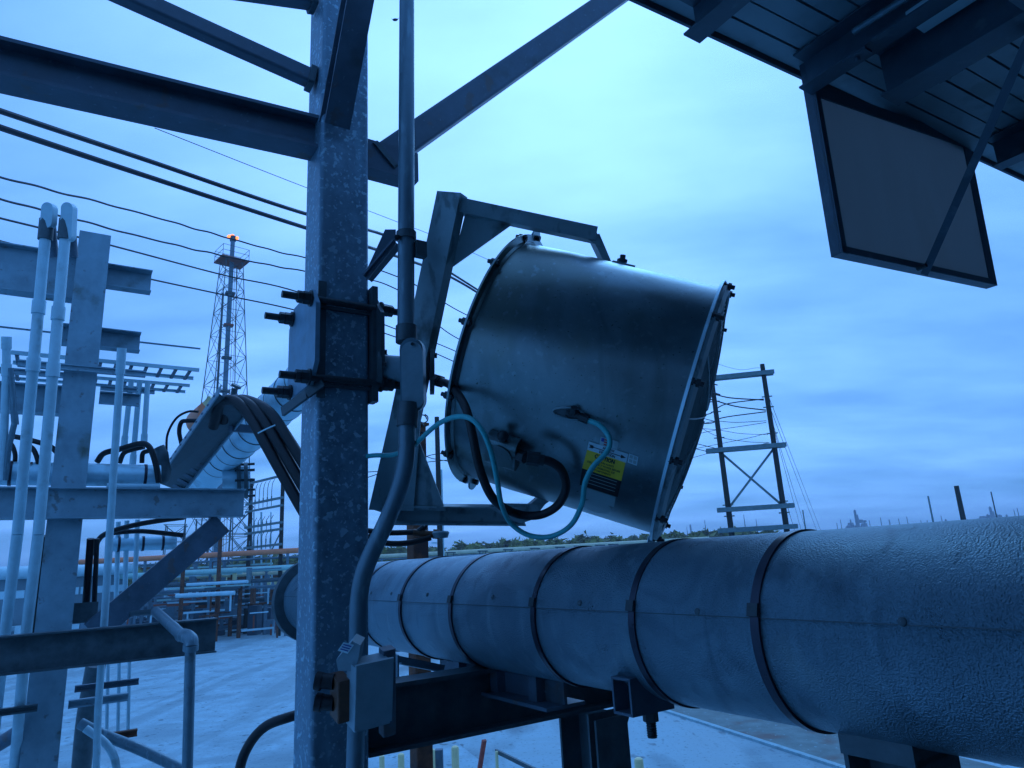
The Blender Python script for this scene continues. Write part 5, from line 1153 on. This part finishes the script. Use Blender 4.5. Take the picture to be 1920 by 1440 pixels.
# low fence panels with red rails
for i, (x0, x1, yt, yb, lab) in enumerate(((330, 445, 1136, 1168, 'low mesh fence with orange rails before the yard rack'), (395, 460, 1158, 1182, 'reddish rail barrier lying in front of the mesh fence'))):
    a_, b_ = G(x0, yb + 6), G(x1, yb); t = thing('yard_fence', lab, 'fence', a_)
    hh_ = px(yb - yt, dep(b_))
    for f in (0, .33, .66, 1):
        o = a_.lerp(b_, f); m = MB(); m.tube(o, o + UP * hh_, .05, 8); obj('fence_post', m, M['orange'], t)
    for f in (.1, .5, 1):
        m = MB(); m.tube(a_ + UP * hh_ * f, b_ + UP * hh_ * f, .05, 6); obj('fence_rail', m, M['orange' if f != .5 else 'steelfar'], t)
for i, (x, y0, y1) in enumerate(((373, 1134, 1158), (402, 1132, 1156), (387, 1150, 1165))):
    o = G(x, y1 + 6); h = px(y1 - y0, dep(o)); m = MB(); m.tube(o, o + UP * h, .14, 12); m.ball(o + UP * h, .14, 10); one('yard_bollard', m, M['yellow'], ['yellow post left behind the low mesh fence', 'yellow post right behind the low mesh fence', 'short yellow post in front of the low mesh fence'][i], 'bollard')
# low grey building left with pale roof and a row of small bright windows
o0 = G(-60, 1190); p0 = P(-130, 1062, 44); p1 = P(240, 1052, 58)
q0 = Vector((p0.x, p0.y, 0)); q1 = Vector((p1.x, p1.y, 0)); bd = (q1 - q0).normalized(); bn = Vector((bd.y, -bd.x, 0))
t = thing('low_building', 'low grey building with a pale rounded eave and small bright windows behind the left conduits', 'building', q0)
hb = 5.85
m = MB(); m.box((q0 + q1) / 2 - bn * 4 + UP * hb / 2, (q1 - q0).length, 8, hb, X=bd, Y=bn); obj('wall', m, M['building'], t)
m = MB(); m.tube(q0 + UP * (hb + .15) + bn * .3, q1 + UP * (hb + .15) + bn * .3, .45, 20); obj('eave_duct', m, M['white'], t)
Lb = (q1 - q0).length
for i in range(14):
    o = q0 + bd * (Lb * (i + .5) / 14) + bn * .02 + UP * 4.5; f = MB().box(o, .9, .06, .55, X=bd, Y=bn); w_ = obj('window', f, M['white'], t)
    g_ = MB().box(o + bn * .035, .75, .02, .42, X=bd, Y=bn); obj('pane', g_, M['label'], w_)
for i in range(9):
    o = q0 + bd * (Lb * (i + .5) / 9) + bn * .8 + UP * 1.2; m = MB().box(o, 1.6, .9, 2.4 - .3 * (i % 3), X=bd, Y=bn); obj('wall_locker', m, M['white' if i % 2 else 'steelfar'], t)
# bollards and small things in front of the road
yg = 'pale yellow bollards by the road'
for i, (x, yt, D_, w, l) in enumerate(((1197, 1420, None, 17, 'single pale yellow bollard with rounded top standing alone on the road side'), (853, 1398, None, 14, 'pale yellow bollard right of the grey stub post below the support beam'), (811, 1404, None, 9, 'thin pale yellow bollard just left of the grey stub post'), (752, 1412, None, 12, 'pale yellow bollard between the spangled column and the rusty post'), (716, 1416, None, 10, 'pale yellow post end nearest the spangled column at the picture bottom'), (931, 1408, None, 6, 'thin pale yellow post under the end of the dark handrail'))):
    v = V(x, yt); k_ = (1.1 - CAM.z) / v.z; o = CAM + v * k_; r = w * k_ / F / 2; gxy = Vector((o.x, o.y, 0))
    m = MB(); m.tube(gxy, Vector((o.x, o.y, o.z - r * .7)), r, 18); m.lathe(Vector((o.x, o.y, o.z - r * .7)), UP, [(0, r), (r * .4, r * .9), (r * .65, r * .5), (r * .7, .001)], 18); one('bollard', m, M['yellow'], l, 'bollard', yg)
v = V(823, 1405); o = CAM + v * ((1.0 - CAM.z) / v.z); m = MB(); m.rbar(Vector((o.x, o.y, 0)), o, .17, .17, .01); one('stub_post', m, M['beam'], 'short grey square post between the pale yellow bollards', 'post')
v = V(908, 1388); o = CAM + v * ((1.0 - CAM.z) / v.z); v = V(898, 1450); o2 = CAM + v * ((.2 - CAM.z) / v.z); m = MB(); m.bar(o, o2, .10, .06); one('red_bar', m, M['brick_red'], 'faded red sloping bar below the support beam', 'bar')
a_ = CAM + V(930, 1408) * ((1.05 - CAM.z) / V(930, 1408).z); b_ = CAM + V(1040, 1462) * ((1.05 - CAM.z) / V(1040, 1462).z)
m = MB(); m.bar(a_, b_, .05, .08); one('hand_rail', m, M['dark'], 'dark handrail running down right from the thin pale yellow post', 'rail')
# ================================================================== TREE LINE
rt_ = random.Random(7)
def trees(label, x0, x1, d0, d1, h0, h1, num, nm='treeline'):
    vs, fs = [], []
    for k in range(num):
        x = x0 + (x1 - x0) * (k + rt_.random()) / num; D_ = d0 + rt_.random() * (d1 - d0); o = gy(x, D_); h = h0 + rt_.random() ** 1.3 * (h1 - h0); w = h * (.28 + .2 * rt_.random())
        for _ in range(420):
            a = rt_.random() * 6.283; e = rt_.random(); rad = w * math.sqrt(rt_.random()) * math.sin(math.pi * (.12 + .84 * e)) ** .7
            c_ = o + Vector((math.cos(a) * rad, math.sin(a) * rad, h * (.12 + .88 * e) + rt_.gauss(0, .3))); s = .5 + .8 * rt_.random()
            n0 = len(vs)
            for _2 in range(3): vs.append(c_ + Vector((rt_.gauss(0, s), rt_.gauss(0, s), rt_.gauss(0, s * .7))))
            fs.append((n0, n0 + 1, n0 + 2))
    me = bpy.data.meshes.new(nm); me.from_pydata([tuple(v) for v in vs], [], fs); o = bpy.data.objects.new(nm, me); S.collection.objects.link(o); me.materials.append(M['leaf']); o['kind'] = 'stuff'; tag(o, label, 'trees')
trees('distant wooded belt behind the long pale yellow pipe', 640, 1460, 220, 320, 8.5, 12.0, 230)
trees('distant wooded belt behind the yard rack on the left', 200, 640, 200, 300, 7.5, 10, 110)
trees('far low wooded belt along the horizon at the right', 1400, 2150, 800, 1100, 9, 18, 90)
# ================================================================== REFINERY ON THE HORIZON
def gp(x, D_): v = V(x, 1000); h_ = Vector((v.x, v.y, 0)).normalized(); return h_ * D_
rf = random.Random(5)
def colm(par, o, h, r): m = MB(); m.tube(o, o + UP * h, r, 10); m.tube(o + UP * h, o + UP * (h + r), r, 10, r2=r * .3); obj('process_column', m, M['farplant'], par)
def hpx(x, y, D_): v = V(x, y); return CAM.z + v.z * D_ / Vector((v.x, v.y, 0)).length
for (xc, w, yt, D_, n_, lab) in ((1608, 44, 958, 1500, 12, 'hazy distillation block with a stepped tower, nearest the guy wires on the horizon'), (1865, 60, 952, 1700, 16, 'wide hazy process block with a flat-topped tower right of the dark purple pole'), (1895, 20, 966, 1700, 5, 'hazy conical process tower at the far right horizon'), (1668, 30, 975, 1600, 4, 'pair of small hazy columns in the middle of the horizon'), (1775, 40, 975, 1600, 6, 'low cluster of hazy columns left of the dark purple pole'), (1296, 20, 985, 1500, 3, 'small hazy mast group just right of the drum fan')):
    o = gp(xc, D_); t = thing('process_plant', lab, 'refinery', o); H0 = hpx(xc, yt, D_)
    for k in range(n_):
        f = (k + .5) / n_; q_ = gp(xc + (f - .5) * w, D_ + rf.uniform(-30, 30)); hgt_ = H0 * (1 - .55 * abs(f - .55) * 1.6) * rf.uniform(.6, 1)
        if k == n_ // 2: hgt_ = H0
        colm(t, q_, hgt_, rf.uniform(1.2, 2.6))
    for k in range(n_ * 2):
        f = rf.random(); q_ = gp(xc + (f - .5) * w, D_ + rf.uniform(-20, 20)); z = rf.uniform(.1, .7) * H0; m = MB(); m.box(q_ + UP * z, rf.uniform(4, 12), 8, rf.uniform(2, 6)); obj('process_deck', m, M['farplant'], t)
ms = 'slender hazy masts along the horizon'
for i, (x, y) in enumerate(((1289, 988), (1324, 975), (1399, 965), (1421, 973), (1572, 980), (1580, 974), (1634, 975), (1656, 970), (1690, 972), (1706, 968), (1731, 975), (1743, 975), (1771, 966), (1813, 963), (1848, 985), (1885, 965), (1911, 955), (1918, 952))):
    D_ = 900; o = gp(x, D_); h = hpx(x, y, D_); m = MB(); m.tube(o, o + UP * h, 1.0 if x in (1399, 1324, 1421) else .6, 6, r2=.35); one('horizon_mast', m, M['farplant'], ['1st', '2nd', '3rd', '4th', '5th', '6th', '7th', '8th', '9th', '10th', '11th', '12th', '13th', '14th', '15th', '16th', '17th', '18th'][i] + ' slender hazy mast from the left along the far horizon', 'mast', ms)
# bird
m = MB(); c_ = P(741, 37, 60); m.ball(c_, .12, 8, 2.2, 1, 1); m.plate([c_, c_ + R_ * .35 + U_ * .18, c_ + R_ * .15], F_ * .02); m.plate([c_, c_ - R_ * .35 + U_ * .1, c_ - R_ * .1 - U_ * .05], F_ * .02); one('bird', m, M['wire'], 'tiny dark bird flying high between the column and the conduit', 'bird')
# ================================================================== HAZE
hz_ = MB(); hz_.box(Vector((300, 900, 34)), 3600, 2400, 70, X=Vector((1, 0, 0)), Y=Vector((0, 1, 0)))
hm = bpy.data.materials.new('haze'); hm.use_nodes = True; nt = hm.node_tree; nt.nodes.clear(); oo = nt.nodes.new('ShaderNodeOutputMaterial'); pv = nt.nodes.new('ShaderNodeVolumePrincipled')
pv.inputs['Color'].default_value = (.8, .88, 1, 1); pv.inputs['Density'].default_value = .00045; pv.inputs['Anisotropy'].default_value = .2; nt.links.new(pv.outputs[0], oo.inputs['Volume'])
hb_ = bpy.data.objects.new('haze', hz_.mesh('haze', Vector((0, 0, 0)))); S.collection.objects.link(hb_); hb_.data.materials.append(hm); hb_['kind'] = 'stuff'
S.cycles.volume_bounces = 0; S.cycles.volume_step_rate = 5
